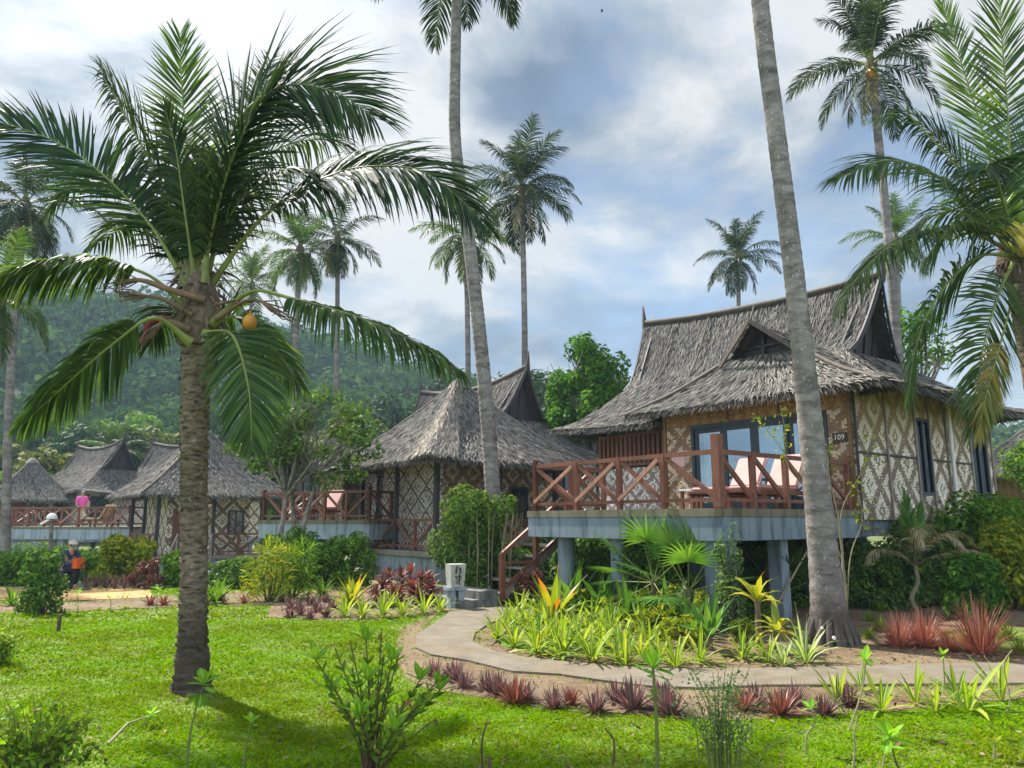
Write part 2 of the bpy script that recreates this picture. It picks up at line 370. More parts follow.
M['red_ti'] = leaf_mat('red_ti', [(0, (.05,.04,.025)), (.4, (.11,.05,.04)), (.75, (.27,.06,.055)), (1, (.36,.24,.16))], .3, .5, None, .25, (1.2,.6,.6))
M['red_grass'] = leaf_mat('red_grass', [(0, (.16,.06,.04)), (.5, (.40,.14,.09)), (1, (.62,.36,.24))], .3, .5, None, .3, (1.2,.7,.6))
M['leaf_bush'] = leaf_mat('leaf_bush', [(0, (.04,.09,.018)), (.5, (.09,.185,.03)), (1, (.19,.31,.05))], .3, .65, spec=.12)
M['leaf_hedge'] = leaf_mat('leaf_hedge', [(0, (.055,.13,.014)), (.5, (.115,.24,.022)), (1, (.22,.37,.04))], .35, .65, spec=.12)
M['leaf_gold'] = leaf_mat('leaf_gold', [(0, (.09,.17,.012)), (.5, (.22,.29,.02)), (1, (.46,.44,.03))], .35, .65, spec=.12)
M['leaf_bright'] = leaf_mat('leaf_bright', [(0, (.035,.11,.012)), (.5, (.075,.20,.02)), (1, (.15,.30,.035))], .45, .65, spec=.12)
M['leaf_plum'] = leaf_mat('leaf_plum', [(0, (.04,.095,.02)), (.5, (.09,.18,.03)), (1, (.18,.28,.05))], .35, .65, spec=.12)
M['leaf_dark'] = leaf_mat('leaf_dark', [(0, (.016,.04,.02)), (.5, (.032,.07,.028)), (1, (.065,.115,.04))], .3, .65, spec=.12)
M['leaf_olive'] = leaf_mat('leaf_olive', [(0, (.05,.075,.02)), (.5, (.10,.135,.03)), (1, (.19,.20,.05))], .3, .65, spec=.12)
M['leaf_forest'] = leaf_mat('leaf_forest', [(0, (.02,.06,.026)), (.5, (.05,.115,.04)), (1, (.095,.17,.05))], .25, .9, None, .0, ns=.11, nf=.85)
M['leaf_weed'] = leaf_mat('leaf_weed', [(0, (.12,.29,.015)), (.5, (.20,.42,.02)), (1, (.32,.54,.04))], .45, .5, None, .15, None, ((.36,.55,.12), .03))
M['leaf_scaev'] = leaf_mat('leaf_scaev', [(0, (.09,.16,.02)), (.45, (.17,.31,.025)), (.82, (.27,.45,.03)), (1, (.30,.18,.07))], .52, .5, spec=.2)
M['leaf_wispy'] = leaf_mat('leaf_wispy', [(0, (.05,.10,.03)), (.5, (.10,.19,.05)), (1, (.22,.33,.10))], .35, .5)
M['twig'] = solid('twig', (.12,.075,.05), .8, .4, 12)
M['twig_pale'] = solid('twig_pale', (.30,.26,.15), .8, .3, 12)
M['stem_green'] = solid('stem_green', (.16,.20,.05), .6, .3, 8)
M['flower'] = leaf_mat('flower', [(0, (.75,.75,.68)), (1, (.9,.9,.84))], .3, .5, None, .3, (1,1,1))
M['blue_tape'] = solid('blue_tape', (.03,.20,.50), .5)
M['sand_orange'] = solid('sand_orange', (.44,.27,.11), .95, .25, 3)
# ================================================================== plant builders
def bez(pts, n):
    """smooth curve through the given points (Catmull-Rom)"""
    P = np.asarray(pts, float); P = np.vstack([2*P[0]-P[1], P, 2*P[-1]-P[-2]]); out = []
    segs = len(P) - 3; per = max(2, n // segs)
    for i in range(segs):
        p0, p1, p2, p3 = P[i:i+4]
        for t in np.linspace(0, 1, per, endpoint=False):
            out.append(.5*((2*p1)+(-p0+p2)*t+(2*p0-5*p1+4*p2-p3)*t*t+(-p0+3*p1-3*p2+p3)*t**3))
    out.append(P[-2]); return np.array(out)

def frond(mb, pts, nl=60, Lmax=.75, W=.036, droop=.16, start=.16, ang=58, lift=.12, side=None, rad=.03, twist=0.0, jit=.12, vee=.15, base=2.1):
    """one coconut frond: a curved rachis (slot 0) with two rows of leaflets (slot 1)"""
    C = bez(pts, 26); seg = np.linalg.norm(np.diff(C, axis=0), axis=1); cum = np.concatenate([[0], np.cumsum(seg)]); Ltot = cum[-1]
    mb.tube(C, np.interp(cum/Ltot, [0, .05, .2, 1], [rad*base, rad*(.4+base*.5), rad, rad*.12]), 6, 0)
    for sgn in (1, -1):
        t = np.linspace(start, .995, nl) + RNG.uniform(-.004, .004, nl); t = np.clip(t, start, .998)
        pos = np.stack([np.interp(t*Ltot, cum, C[:, k]) for k in range(3)], 1)
        e = .01; nx = np.stack([np.interp(np.minimum(t+e, 1)*Ltot, cum, C[:, k]) for k in range(3)], 1)
        pv = np.stack([np.interp((np.minimum(t+e, 1)-2*e)*Ltot, cum, C[:, k]) for k in range(3)], 1)
        T = nrm(nx - pv)
        if side is None:
            hd = C[-1] - C[0]; hd[2] = 0
            sd = np.cross(hd, [0,0,1.0]) if np.linalg.norm(hd) > .3 else np.array([1.0, 0, 0])
        else: sd = np.array(side, float)
        Sd = nrm(np.broadcast_to(sd, T.shape) - T * (T @ sd)[:, None]); U = np.cross(Sd, T)
        U = np.where((U[:, 2:3] < 0) & (abs(U[:, 2:3]) > .2), -U, U)
        if twist:
            a = twist * t; Sd = nrm(Sd*np.cos(a)[:, None] + U*np.sin(a)[:, None])
        prof = np.interp(t, [start, start+.1, .40, .72, .92, 1], [.45, .80, 1.0, .85, .52, .30])
        an = np.radians(np.interp(t, [start, .6, 1], [ang+14, ang-6, ang-32]) + RNG.uniform(-7, 7, nl))
        D = T*np.cos(an)[:, None] + Sd*(sgn*np.sin(an))[:, None] + U*(vee + RNG.uniform(-jit, jit, nl))[:, None]
        Wv = np.cross(nrm(D), U); Wv = nrm(np.where(np.linalg.norm(Wv, axis=1, keepdims=True) < .1, T, Wv) + .35*RNG.normal(size=(nl, 3)))
        L = Lmax*prof*RNG.uniform(.86, 1.08, nl)
        dr = droop*RNG.uniform(.6, 1.5, nl)
        mb.strips(pos, D, Wv, L, W*RNG.uniform(.8, 1.15, nl)*np.interp(t, [0, .8, 1], [1, .9, .55]), dr, 4, [.55, 1, .92, .6, .04], 1)
    return mb

def frond_variant(elev, L, curl, **kw):
    """generic frond leaving the crown at an elevation and arching under its own weight"""
    e = math.radians(elev); p = np.zeros(3); pts = [p.copy()]
    for i in range(7):
        p = p + np.array([math.cos(e), 0, math.sin(e)])*L/7; pts.append(p.copy()); e -= math.radians(curl)*(0.6+.12*i)
        e = max(e, math.radians(-82))
    mb = MB(); frond(mb, pts, side=(0,1,0), **kw); return mb
FV = {}
for k, (el, L, cu) in {'spear': (86, 2.6, 2), 'up': (68, 3.1, 7), 'mid': (42, 3.4, 12), 'flat': (16, 3.4, 12), 'low': (-14, 3.2, 11), 'hang': (-46, 2.9, 8)}.items():
    for col in ('palm_far', 'palm_mid'):
        FV[k, col] = [frond_variant(el + j*6 - 3, L, cu, nl=58, Lmax=.92, W=.052, droop=.32, rad=.028).mesh('frond', [M['rachis'], M[col]]) for j in range(2)]
FV['dead'] = [frond_variant(-60, 2.4, 6, nl=34, Lmax=.55, W=.04, droop=.35, rad=.025).mesh('dead_frond', [M['rachis_brown'], M['palm_dead']])]

def nut(r, mat): 
    mb = MB(); mb.ball((0,0,-r*1.1), r, 7, 0, (1,1,1.22)); mb.tube([(0,0,r*.1),(0,0,r*.6)], [r*.25, r*.1], 5, 0); return mb.mesh('coconut', M[mat])
NUT = {k: nut(.12, k) for k in ('nut_orange', 'nut_green', 'nut_yellow')}

def rings(pts, r, ring=.11, amp=.05, flare=None, n=14):
    C = bez(pts, 8*len(pts)); seg = np.linalg.norm(np.diff(C, axis=0), axis=1); cum = np.concatenate([[0], np.cumsum(seg)]); L = cum[-1]
    k = max(12, int(L/ring)*3); s = np.linspace(0, L, k); P = np.stack([np.interp(s, cum, C[:, i]) for i in range(3)], 1)
    rad = np.interp(s/L, np.linspace(0, 1, len(r)), r)
    saw = np.tile([1.0, 1-amp*.5, 1-amp], k//3+1)[:k]; rad = rad*saw*RNG.uniform(1-amp*.5, 1+amp*.5, k)
    if flare: rad = rad*(1 + flare[0]*np.exp(-s/flare[1]))
    return P, rad

def palm(name_label, base, crown, r0, r1, col='palm_far', scale=1.0, counts=(2,4,5,5,4,3,2), bend=None, nuts=None, group='tall coconut palms', seed=0, bark='bark_far', trunk_kw=None):
    rg = np.random.default_rng(seed); base = np.array(base, float); crown = np.array(crown, float)
    root = empty('coconut_palm', base, 0, name_label, 'palm tree', group)
    mid = bend if bend is not None else []
    pts = [base*0] + [np.array(b) - base for b in mid] + [crown - base]
    P, rad = rings(pts, [r0, (r0+r1)/2, r1], .14, .05, (.35, .5)); mb = MB(); mb.tube(P, rad, 10, 0)
    mb.build('trunk', M[bark], root)
    top = crown - base
    fb = MB(); fb.tube([top+(0,0,-.35), top+(0,0,.0), top+(0,0,.35)], [r1*1.15, r1*1.7, r1*.9], 9, 0, jit=.12); fb.build('crown_shaft', M['fibre'], root)
    a = rg.uniform(0, 6.28)
    for k, c in zip(('spear', 'up', 'mid', 'flat', 'low', 'hang', 'dead'), counts):
        for i in range(c):
            a += 2.399
            me = FV['dead'][0] if k == 'dead' else FV[k, col][int(rg.integers(2))]
            link('frond', me, root, top + np.array([0,0,.25 if k in ('spear','up') else .05]), a + rg.uniform(-.25, .25), scale*rg.uniform(.85, 1.1))
    if nuts:
        for (dx, dy, dz, kind, s) in nuts: link('coconut', NUT[kind], root, top + np.array([dx, dy, dz]), 0, s)
    return root

def rosette(n, L, W, el=(15, 80), droop=.2, nseg=4, prof=None, fold=.12, h0=0.0, r0=.02, spread=1.0):
    """leaves springing from one base"""
    mb = MB(); a = np.arange(n)*2.39996 + RNG.uniform(-.3, .3, n); e = np.radians(np.interp(np.arange(n)/max(1, n-1), [0, 1], el) + RNG.uniform(-9, 9, n))
    D = np.stack([np.cos(a)*np.cos(e)*spread, np.sin(a)*np.cos(e)*spread, np.sin(e)], 1)
    P = np.stack([np.cos(a)*r0, np.sin(a)*r0, np.full(n, h0) + np.linspace(0, .03, n)], 1)
    Wv = np.stack([-np.sin(a), np.cos(a), np.zeros(n)], 1) + RNG.normal(size=(n,3))*.12
    mb.strips(P, D, Wv, L*RNG.uniform(.7, 1.1, n), W*RNG.uniform(.8, 1.15, n), droop*RNG.uniform(.6, 1.5, n), nseg, prof or ([.45, .8, 1, .75, .05][:nseg] + [.05]), 0, fold)
    return mb

def lobed(n, c, rx, ry, rz, k=14, shell=.55, flat=.0):
    """points inside a lumpy volume, denser near its lobes' skins; returns points and outward normals"""
    zz = np.linspace(-.80, .66, k) + RNG.uniform(-.08, .08, k); ra = np.sqrt(RNG.uniform(.05, 1, k))*.74*np.sqrt(np.clip(1-np.clip(zz, 0, 1)**2*1.3, .1, 1)); aa = np.arange(k)*2.4 + RNG.uniform(-.4, .4, k)
    cs = np.stack([ra*np.cos(aa), ra*np.sin(aa), zz], 1); lr = RNG.uniform(.20, .40, k); w = lr**2; ch = RNG.choice(k, n, p=w/w.sum())
    u = nrm(RNG.normal(size=(n, 3))); r = lr[ch]*(1 - shell*RNG.random(n)**2)
    p = cs[ch] + u*r[:, None]
    return p*np.array([rx, ry, rz]) + np.array(c), nrm(u + [0,0,.35])

def bushpx(name, label, cat, px, py, wpx, hpx, dep, nleaf, ls, mat, group=None, Y=None, **k):
    """a bush standing where the picture shows its foot, its size worked out from its distance"""
    b = gp(px, py) if Y is None else at(px, 520, Y)
    if Y is not None: b[2] = float(gz(b[0], b[1]))
    m = b[1]/F*1.0; w = wpx*m; h = hpx*m; b = b + np.array([0, w*dep*.5, 0]) if Y is None else b
    return bush(name, label, cat, b, w*.92, w*dep, h*.96, nleaf, ls, mat, group, **k)
def bush(name, label, cat, base, w, d, h, nleaf, ls, mat, group=None, asp=.55, k=14, stems=7, rz=0.0, stem_mat='twig', sticks=0, blade=False):
    root = empty(name, base, rz, label, cat, group)
    mb = MB()
    p, nn = lobed(nleaf, (0, 0, h*.5), w*.62, d*.62, h*.62, k); keep = p[:, 2] > .03; p = p[keep]; nn = nn[keep]
    if blade:
        D = nn + RNG.normal(size=p.shape)*.5; mb.strips(p, D, RNG.normal(size=p.shape), ls*RNG.uniform(.7,1.3,len(p)), ls*asp*.5, .12, 2, [.5,1,.05], 0)
    else: mb.leaves(p, nn + RNG.normal(size=p.shape)*.55, ls*RNG.uniform(.6, 1.3, len(p)), asp)
    mb.build('foliage', M[mat], root)
    sm = MB()
    for i in range(stems):
        a = RNG.uniform(0, 6.28); q = np.array([math.cos(a)*w*.36*RNG.random(), math.sin(a)*d*.36*RNG.random(), h*RNG.uniform(.5, .85)])
        b0 = np.array([q[0]*.35, q[1]*.35, -.03]); sm.tube([b0, (b0+q)/2 + RNG.normal(size=3)*.05*h, q], [.018*h+.006, .012*h+.004, .004], 5, 0)
    for i in range(sticks):
        x, y = RNG.uniform(-.42, .42)*w, RNG.uniform(-.42, .42)*d
        sm.tube([(x, y, -.03), (x*1.05+RNG.normal()*.03, y*1.05, h*.45), (x*1.1+RNG.normal()*.06, y*1.1, h*.8)], [.013, .011, .006], 5, 0)
    if sm.n: sm.build('stems', M[stem_mat], root)
    return root

def tree(label, base, H, crown_c, rx, ry, rz, nleaf, ls, mat, lobes=16, limbs=9, r0=.16, group=None, bark='bark_tree', asp=.5, name='tree', shell=.55, multi=1, cat='tree', gapk=None, flowers=0, lobe=(.24,.42)):
    base = np.array(base, float); root = empty(name, base, 0, label, cat, group); cc = np.array(crown_c, float)
    cs = nrm(RNG.normal(size=(lobes, 3)))*RNG.uniform(.35, .85, (lobes, 1)); cs = cs*np.array([rx, ry, rz]) + cc
    lr = RNG.uniform(*lobe, lobes)
    tb = MB(); feet = [np.array([RNG.normal()*.25*(multi > 1), RNG.normal()*.25*(multi > 1), -.05]) for _ in range(multi)]
    forks = []
    for f in feet:
        fk = np.array([cc[0]*.6 + f[0]*1.8, cc[1]*.6 + f[1]*1.8, max(.3, (cc[2]-rz*.75))*RNG.uniform(.8, 1.1)]); forks.append(fk)
        tb.tube(bez([f, (f+fk)/2 + np.array([RNG.normal()*.06, RNG.normal()*.06, 0])*H*.3, fk], 8), np.linspace(r0, r0*.7, 9), 8, 0, jit=.06)
    for i in range(limbs):
        fk = forks[i % multi]; e = cs[i % lobes]; m = (fk+e)/2 + np.array([RNG.normal()*.08, RNG.normal()*.08, .08])*H*.4
        tb.tube(bez([fk, m, e], 8), np.linspace(r0*.6, r0*.12, 9), 6, 0)
        for j in range(2):
            e2 = e + nrm(RNG.normal(size=3))*np.array([rx, ry, rz])*.35; tb.tube([ (m+e)/2, ((m+e)/2+e2)/2+(0,0,.05), e2], [r0*.22, r0*.14, r0*.05], 5, 0)
    tb.build('trunk', M[bark], root)
    ch = RNG.choice(lobes, nleaf, p=lr**2/(lr**2).sum()); u = nrm(RNG.normal(size=(nleaf, 3)))
    p = cs[ch] + u*(lr[ch]*(1-shell*RNG.random(nleaf)**2))[:, None]*np.array([rx, ry, rz])
    cb = MB(); cb.leaves(p, u + [0,0,.4] + RNG.normal(size=p.shape)*.5, ls*RNG.uniform(.6, 1.3, nleaf), asp); cb.build('crown', M[mat], root)
    if flowers:
        q = cs[RNG.choice(lobes, flowers)] + nrm(RNG.normal(size=(flowers,3))+[0,-.4,.3])*lr.mean()*np.array([rx,ry,rz])
        for j in range(flowers):
            fb = MB(); a = np.arange(5)*1.2566; D = np.stack([np.cos(a), np.sin(a), np.full(5, .4)], 1)
            fb.strips(np.tile(q[j], (5,1)), D, np.stack([-np.sin(a), np.cos(a), 0*a], 1), .06, .045, .1, 2, [.4,1,.3]); fb.build('flower', M['flower'], root)
    return root

def weed(label, base, pts, whorls, lmat='leaf_weed', smat='stem_green', r=.007, group=None, name='seedling', cat='plant'):
    """an upright stem with whorls of oval leaves: whorls = (position along stem, number, length, width)"""
    base = np.array(base, float); root = empty(name, base, 0, label, cat, group); C = bez([np.array(p) - base for p in pts], 14)
    sb = MB(); sb.tube(C, np.linspace(r*1.3, r*.7, len(C)), 6, 0); sb.build('stem', M[smat], root)
    lb = MB()
    for (t, n, L, W, e0, e1) in whorls:
        i = min(len(C)-1, int(t*(len(C)-1))); q = C[i]; a = np.arange(n)*2.4 + RNG.uniform(0, 6); e = np.radians(np.linspace(e0, e1, n) + RNG.uniform(-8, 8, n))
        D = np.stack([np.cos(a)*np.cos(e), np.sin(a)*np.cos(e), np.sin(e)], 1)
        lb.strips(np.tile(q, (n,1)) + RNG.normal(size=(n,3))*.006, D, np.stack([-np.sin(a), np.cos(a), 0*a], 1), L*RNG.uniform(.75,1.1,n), W*RNG.uniform(.8,1.1,n), .10, 5, [.12,.45,.85,1,.8,.12], 0, .10)
    if lb.n: lb.build('leaves', M[lmat], root)
    return root

ORD = ['first','second','third','fourth','fifth','sixth','seventh','eighth','ninth','tenth','eleventh','twelfth','thirteenth','fourteenth','fifteenth','sixteenth','seventeenth','eighteenth','nineteenth','twentieth','twenty-first','twenty-second','twenty-third','twenty-fourth','twenty-fifth','twenty-sixth','twenty-seventh','twenty-eighth','twenty-ninth','thirtieth']

# ================================================================== ground, lawn, path, hill
PATH = [(446,617),(452,609),(476,606),(520,609),(512,616),(488,626),(475,635),(473,643),(480,648),(494,653),(520,659),(560,664),(600,667),(650,671),(700,672),(768,671),(840,669),(920,667),(1060,665),(1320,664),(1320,685),(1060,686),(920,687),(840,688),(768,688),(700,691),(650,689),(600,683),(560,677),(512,674),(468,663),(431,657),(416,650),(416,637)]
SOIL_LOW = [(395,655),(400,630),(440,612),(416,637),(416,650),(431,657),(468,663),(512,674),(560,677),(600,683),(650,689),(700,691),(768,688),(920,687),(1060,686),(1320,685),(1320,694),(1060,696),(1000,702),(900,712),(830,716),(740,722),(650,718),(560,708),(480,698),(425,690),(400,675)]
BED_MAIN = [(520,607),(560,598),(700,590),(1060,585),(1320,590),(1320,666),(1060,667),(840,670),(700,673),(600,668),(494,654),(474,643),(476,634),(490,625)]
BED_LEFT = [(265,618),(275,598),(330,588),(450,588),(470,606),(440,615),(380,620),(320,622)]
SAND = [(-300,590),(-80,590),(40,588),(150,589),(152,598),(60,602),(-80,600),(-300,601)]
BED_STRIP = [(-300,606),(-60,606),(60,603),(140,598),(240,592),(330,592),(330,600),(260,606),(140,609),(60,613),(-60,615),(-300,615)]

def sheet(poly, name, mat, lift, grid=None, thick=0.0):
    P = np.array([gp(x, y) for x, y in poly]); P[:, 2] += lift
    me = bpy.data.meshes.new(name); import bmesh
    bm = bmesh.new(); vs = [bm.verts.new(p) for p in P]; f = bm.faces.new(vs)
    if f.normal.z < 0: f.normal_flip()
    bm.normal_update()
    if thick:
        r = bmesh.ops.extrude_face_region(bm, geom=[f]); vv = [e for e in r['geom'] if isinstance(e, bmesh.types.BMVert)]
        for v in vv: v.co.z += thick
        bm.normal_update()
    bmesh.ops.triangulate(bm, faces=bm.faces[:])
    bm.to_mesh(me); bm.free(); me.materials.append(mat)
    o = bpy.data.objects.new(name, me); COL.objects.link(o); return struct(o)

def build_setting():
    # ground: one sheet to the horizon
    gx = np.sinh(np.linspace(-5.4, 5.4, 181))*6.4; gy = np.concatenate([np.linspace(-40, 1, 20), np.linspace(1.5, 40, 120), 40+np.sinh(np.linspace(.05, 4.6, 50))*13])
    X, Y = np.meshgrid(gx, gy, indexing='ij'); Z = gz(X, Y); nx, ny = X.shape
    i = np.arange(nx-1)[:, None]*ny; j = np.arange(ny-1)[None]; f = np.stack([i+j, i+ny+j, i+ny+j+1, i+j+1], -1).reshape(-1, 4)
    m, nt, out = _nt('ground_soil'); ps = poss(nt)
    n = noise(nt, .5, 5, ps); n2 = noise(nt, 14, 5, ps); n3 = noise(nt, .14, 4, ps)
    c = ramp(nt, n2, [(.3, (.10,.085,.045)), (.7, (.20,.165,.09))]); c = mix(nt, ramp(nt, n, [(.4, (0,0,0)), (.6, (1,1,1))]), c, (.09,.15,.02)); c = mix(nt, ramp(nt, n3, [(.4, (0,0,0)), (.6, (.7,.7,.7))]), c, (.06,.10,.025))
    princ(nt, out, c, .95, n2, .6, .03)
    mb = MB(); mb.add(np.stack([X, Y, Z], -1).reshape(-1, 3), f, smooth=True); struct(mb.build('ground', m))
    # lawn surface under the creeping leaves
    m, nt, out = _nt('lawn_turf'); ps = poss(nt); n = noise(nt, 22, 5, ps); n2 = noise(nt, .8, 4, ps)
    c = ramp(nt, n, [(.3, (.05,.105,.002)), (.7, (.11,.205,.003))]); c = mix(nt, ramp(nt, n2, [(.45, (0,0,0)), (.7, (.75,.75,.75))]), c, (.17,.15,.05))
    princ(nt, out, c, .9, n, .8, .03)
    xs = np.linspace(-24, 20, 160); ys = np.linspace(-4, 21, 110); X, Y = np.meshgrid(xs, ys, indexing='ij'); Z = gz(X, Y) + .006
    nx, ny = X.shape; i = np.arange(nx-1)[:, None]*ny; j = np.arange(ny-1)[None]; f = np.stack([i+j, i+ny+j, i+ny+j+1, i+j+1], -1).reshape(-1, 4)
    mb = MB(); mb.add(np.stack([X, Y, Z], -1).reshape(-1, 3), f, smooth=True); struct(mb.build('lawn', m))
    # garden soil, path, sand
    m, nt, out = _nt('garden_soil'); ps = poss(nt); n = noise(nt, 9, 7, ps, .7); n2 = noise(nt, 1.1, 4, ps); n4 = noise(nt, 45, 3, ps)
    c = ramp(nt, n, [(.3, (.075,.048,.027)), (.68, (.215,.142,.08))]); c = mix(nt, ramp(nt, n2, [(.4, (0,0,0)), (.62, (.75,.75,.75))]), c, (.225,.17,.098)); c = mix(nt, ramp(nt, n4, [(.6, (0,0,0)), (.66, (.8,.8,.8))]), c, (.07,.05,.03))
    princ(nt, out, c, .95, math_(nt, 'ADD', n, n4), .9, .03); soil = m
    sheet(SOIL_LOW, 'garden_bed_soil', soil, .012); sheet(BED_MAIN, 'garden_bed_soil', soil, .013); sheet(BED_LEFT, 'garden_bed_soil', soil, .015); sheet(BED_STRIP, 'garden_bed_soil', soil, .016)
    sheet([(184+r_*math.cos(a_)*1.0, 693+r_*math.sin(a_)*.30) for a_, r_ in zip(np.linspace(0, 6.28, 29)[:-1], RNG.uniform(17, 36, 28))], 'garden_bed_soil', soil, .009)
    sheet(SAND, 'sand_path', M['sand_orange'], .022)
    m, nt, out = _nt('path_concrete'); ps = poss(nt); n = noise(nt, 3, 7, ps, .7); n2 = noise(nt, 60, 4, ps); n3 = noise(nt, .9, 3, ps)
    c = ramp(nt, n, [(.3, (.10,.083,.062)), (.7, (.20,.172,.13))]); c = mix(nt, ramp(nt, n2, [(.55, (0,0,0)), (.75, (.6,.6,.6))]), c, (.27,.24,.19)); c = mix(nt, ramp(nt, n3, [(.4, (0,0,0)), (.7, (.55,.55,.55))]), c, (.15,.105,.06))
    princ(nt, out, c, .9, math_(nt, 'ADD', n2, n), .5, .015)
    sheet(PATH, 'path', m, .008, thick=.028)
    # creeping leafy lawn: uncountable
    def blades(n, y0, y1, xr, L, W):
        y = np.sqrt(RNG.uniform(y0**2, y1**2, n)); x = RNG.uniform(-1, 1, n)*y*xr
        z = gz(x, y); px, py = proj(np.stack([x, y, z], 1)); ok = (px > -300) & (px < 1330)
        for pl in (PATH, SOIL_LOW, BED_MAIN, BED_LEFT, SAND, BED_STRIP):
            jx = px + RNG.normal(size=n)*5; jy = py + RNG.normal(size=n)*1.6; ok &= ~inpoly(jx, jy, pl)
        # thin, worn patches
        w = np.sin(x*1.7+.6)*np.sin(y*1.3+.4) + .6*np.sin(x*4.1)*np.sin(y*3.7+1); ok &= (RNG.random(n) < np.where(w > .75, .55, 1))
        r = np.hypot(x+3.02, y-7.45); ok &= (r > .33) | (RNG.random(n) < .45)
        x, y, z = x[ok], y[ok], z[ok]; k = len(x); a = RNG.uniform(0, 6.28, k); e = np.radians(RNG.uniform(2, 55, k))
        hum = .5 + .5*np.sin(x*7+np.sin(y*5)*1.2)*np.sin(y*8+1)
        D = np.stack([np.cos(a)*np.cos(e), np.sin(a)*np.cos(e), np.sin(e)], 1)
        gb.strips(np.stack([x, y, z+.004+.018*hum*RNG.random(k)], 1), D, np.stack([-np.sin(a), np.cos(a), RNG.normal(size=k)*.5], 1), L*RNG.uniform(.5, 1.3, k)*(.7+.6*hum), W*RNG.uniform(.6, 1.3, k), .3, 2, [.6, 1, .1])
    gb = MB(); blades(270000, 3.6, 8.5, 1.0, .032, .011); blades(160000, 8.5, 13.5, 1.0, .045, .018); blades(75000, 13.5, 20, 1.0, .07, .03)
    tag(gb.build('lawn_grass', M['grass']), 'bright green creeping grass covering the lawn', 'grass', kind='stuff')
    # dead leaves and twigs strewn over the bare soil
    def litter(poly, n, lb):
        xs = [q[0] for q in poly]; ys = [q[1] for q in poly]; px = RNG.uniform(min(xs), max(xs), n); py = RNG.uniform(min(ys), max(ys), n); ok = inpoly(px, py, poly) & (~inpoly(px, py, PATH) | (RNG.random(n) < .22)); P = np.array([gp(a, b_) for a, b_ in zip(px[ok], py[ok])]); P[:, 2] += .03; k = len(P)
        lb.leaves(P, np.tile([0,0,1.0], (k,1)) + RNG.normal(size=(k,3))*.35, RNG.uniform(.02,.085,k), .4)
    lb = MB(); litter(SOIL_LOW, 2600, lb); litter(BED_MAIN, 5200, lb); litter(BED_LEFT, 1200, lb); litter(BED_STRIP, 1100, lb); litter([(-40,620),(390,622),(420,690),(1040,720),(1040,790),(-40,790)], 900, lb)
    tag(lb.build('leaf_litter', leaf_mat('dry_leaf', [(0, (.06,.04,.025)), (.5, (.16,.10,.055)), (1, (.34,.25,.15))], .1, .8, None, .1)), 'dry brown leaves scattered over the garden soil', 'leaf litter', kind='stuff')
    # hill
    hx = np.linspace(-420, 380, 140); hy = np.linspace(70, 420, 70); X, Y = np.meshgrid(hx, hy, indexing='ij')
    def hz(x, y):
        p = np.interp(x, [-420,-300,-180,-150,-125,-90,-56,-25,-8,18,40,75,110,160,250,380], [24,34,48,55,57,53,42,33,29,28,26,22,18,15,12,10])
        k = sstep(75, 215, y); back = 1 - .5*sstep(260, 420, y)
        return p*k*back + 3.2*np.sin(x*.043+1)*np.sin(y*.05)*k + 2*np.sin(x*.11)*np.cos(y*.09+.5)*k - .9
    Z = hz(X, Y); nx, ny = X.shape; i = np.arange(nx-1)[:, None]*ny; j = np.arange(ny-1)[None]; f = np.stack([i+j, i+ny+j, i+ny+j+1, i+j+1], -1).reshape(-1, 4)
    mb = MB(); mb.add(np.stack([X, Y, Z], -1).reshape(-1, 3), f, smooth=True); struct(mb.build('hill', solid('hill_earth', (.03,.055,.02), .95, .4, .2)))
    # the wood on the hill: far off, one mass
    fb = MB(); n = 5000; y = RNG.uniform(92, 250, n); x = RNG.uniform(-1.05, 1.0, n)*y; x = np.where(RNG.random(n) < .35, x*.6 - 20, x)
    rr = RNG.choice([2.2,3.0,3.6,4.4,5.4], n)*RNG.uniform(.85,1.2,n)*(.75+y/700); c = np.stack([x, y, hz(x, y) + rr*.75 + RNG.uniform(0,2.2,n)], 1); per = 70
    u = nrm(RNG.normal(size=(n*per, 3))); u[:, 2] = np.abs(u[:, 2])*.9 + .02; ci = np.repeat(np.arange(n), per)
    p = c[ci] + u*(rr[ci]*(1-.35*RNG.random(n*per)**2))[:, None]*np.array([1,1,1.15])
    fb.leaves(p, u + RNG.normal(size=p.shape)*.45, rr[ci]*.30*RNG.uniform(.6, 1.3, n*per), .7)
    tag(fb.build('hill_forest', M['leaf_forest']), 'dense dark green forest covering the far hillside', 'forest', kind='stuff')
    return hz
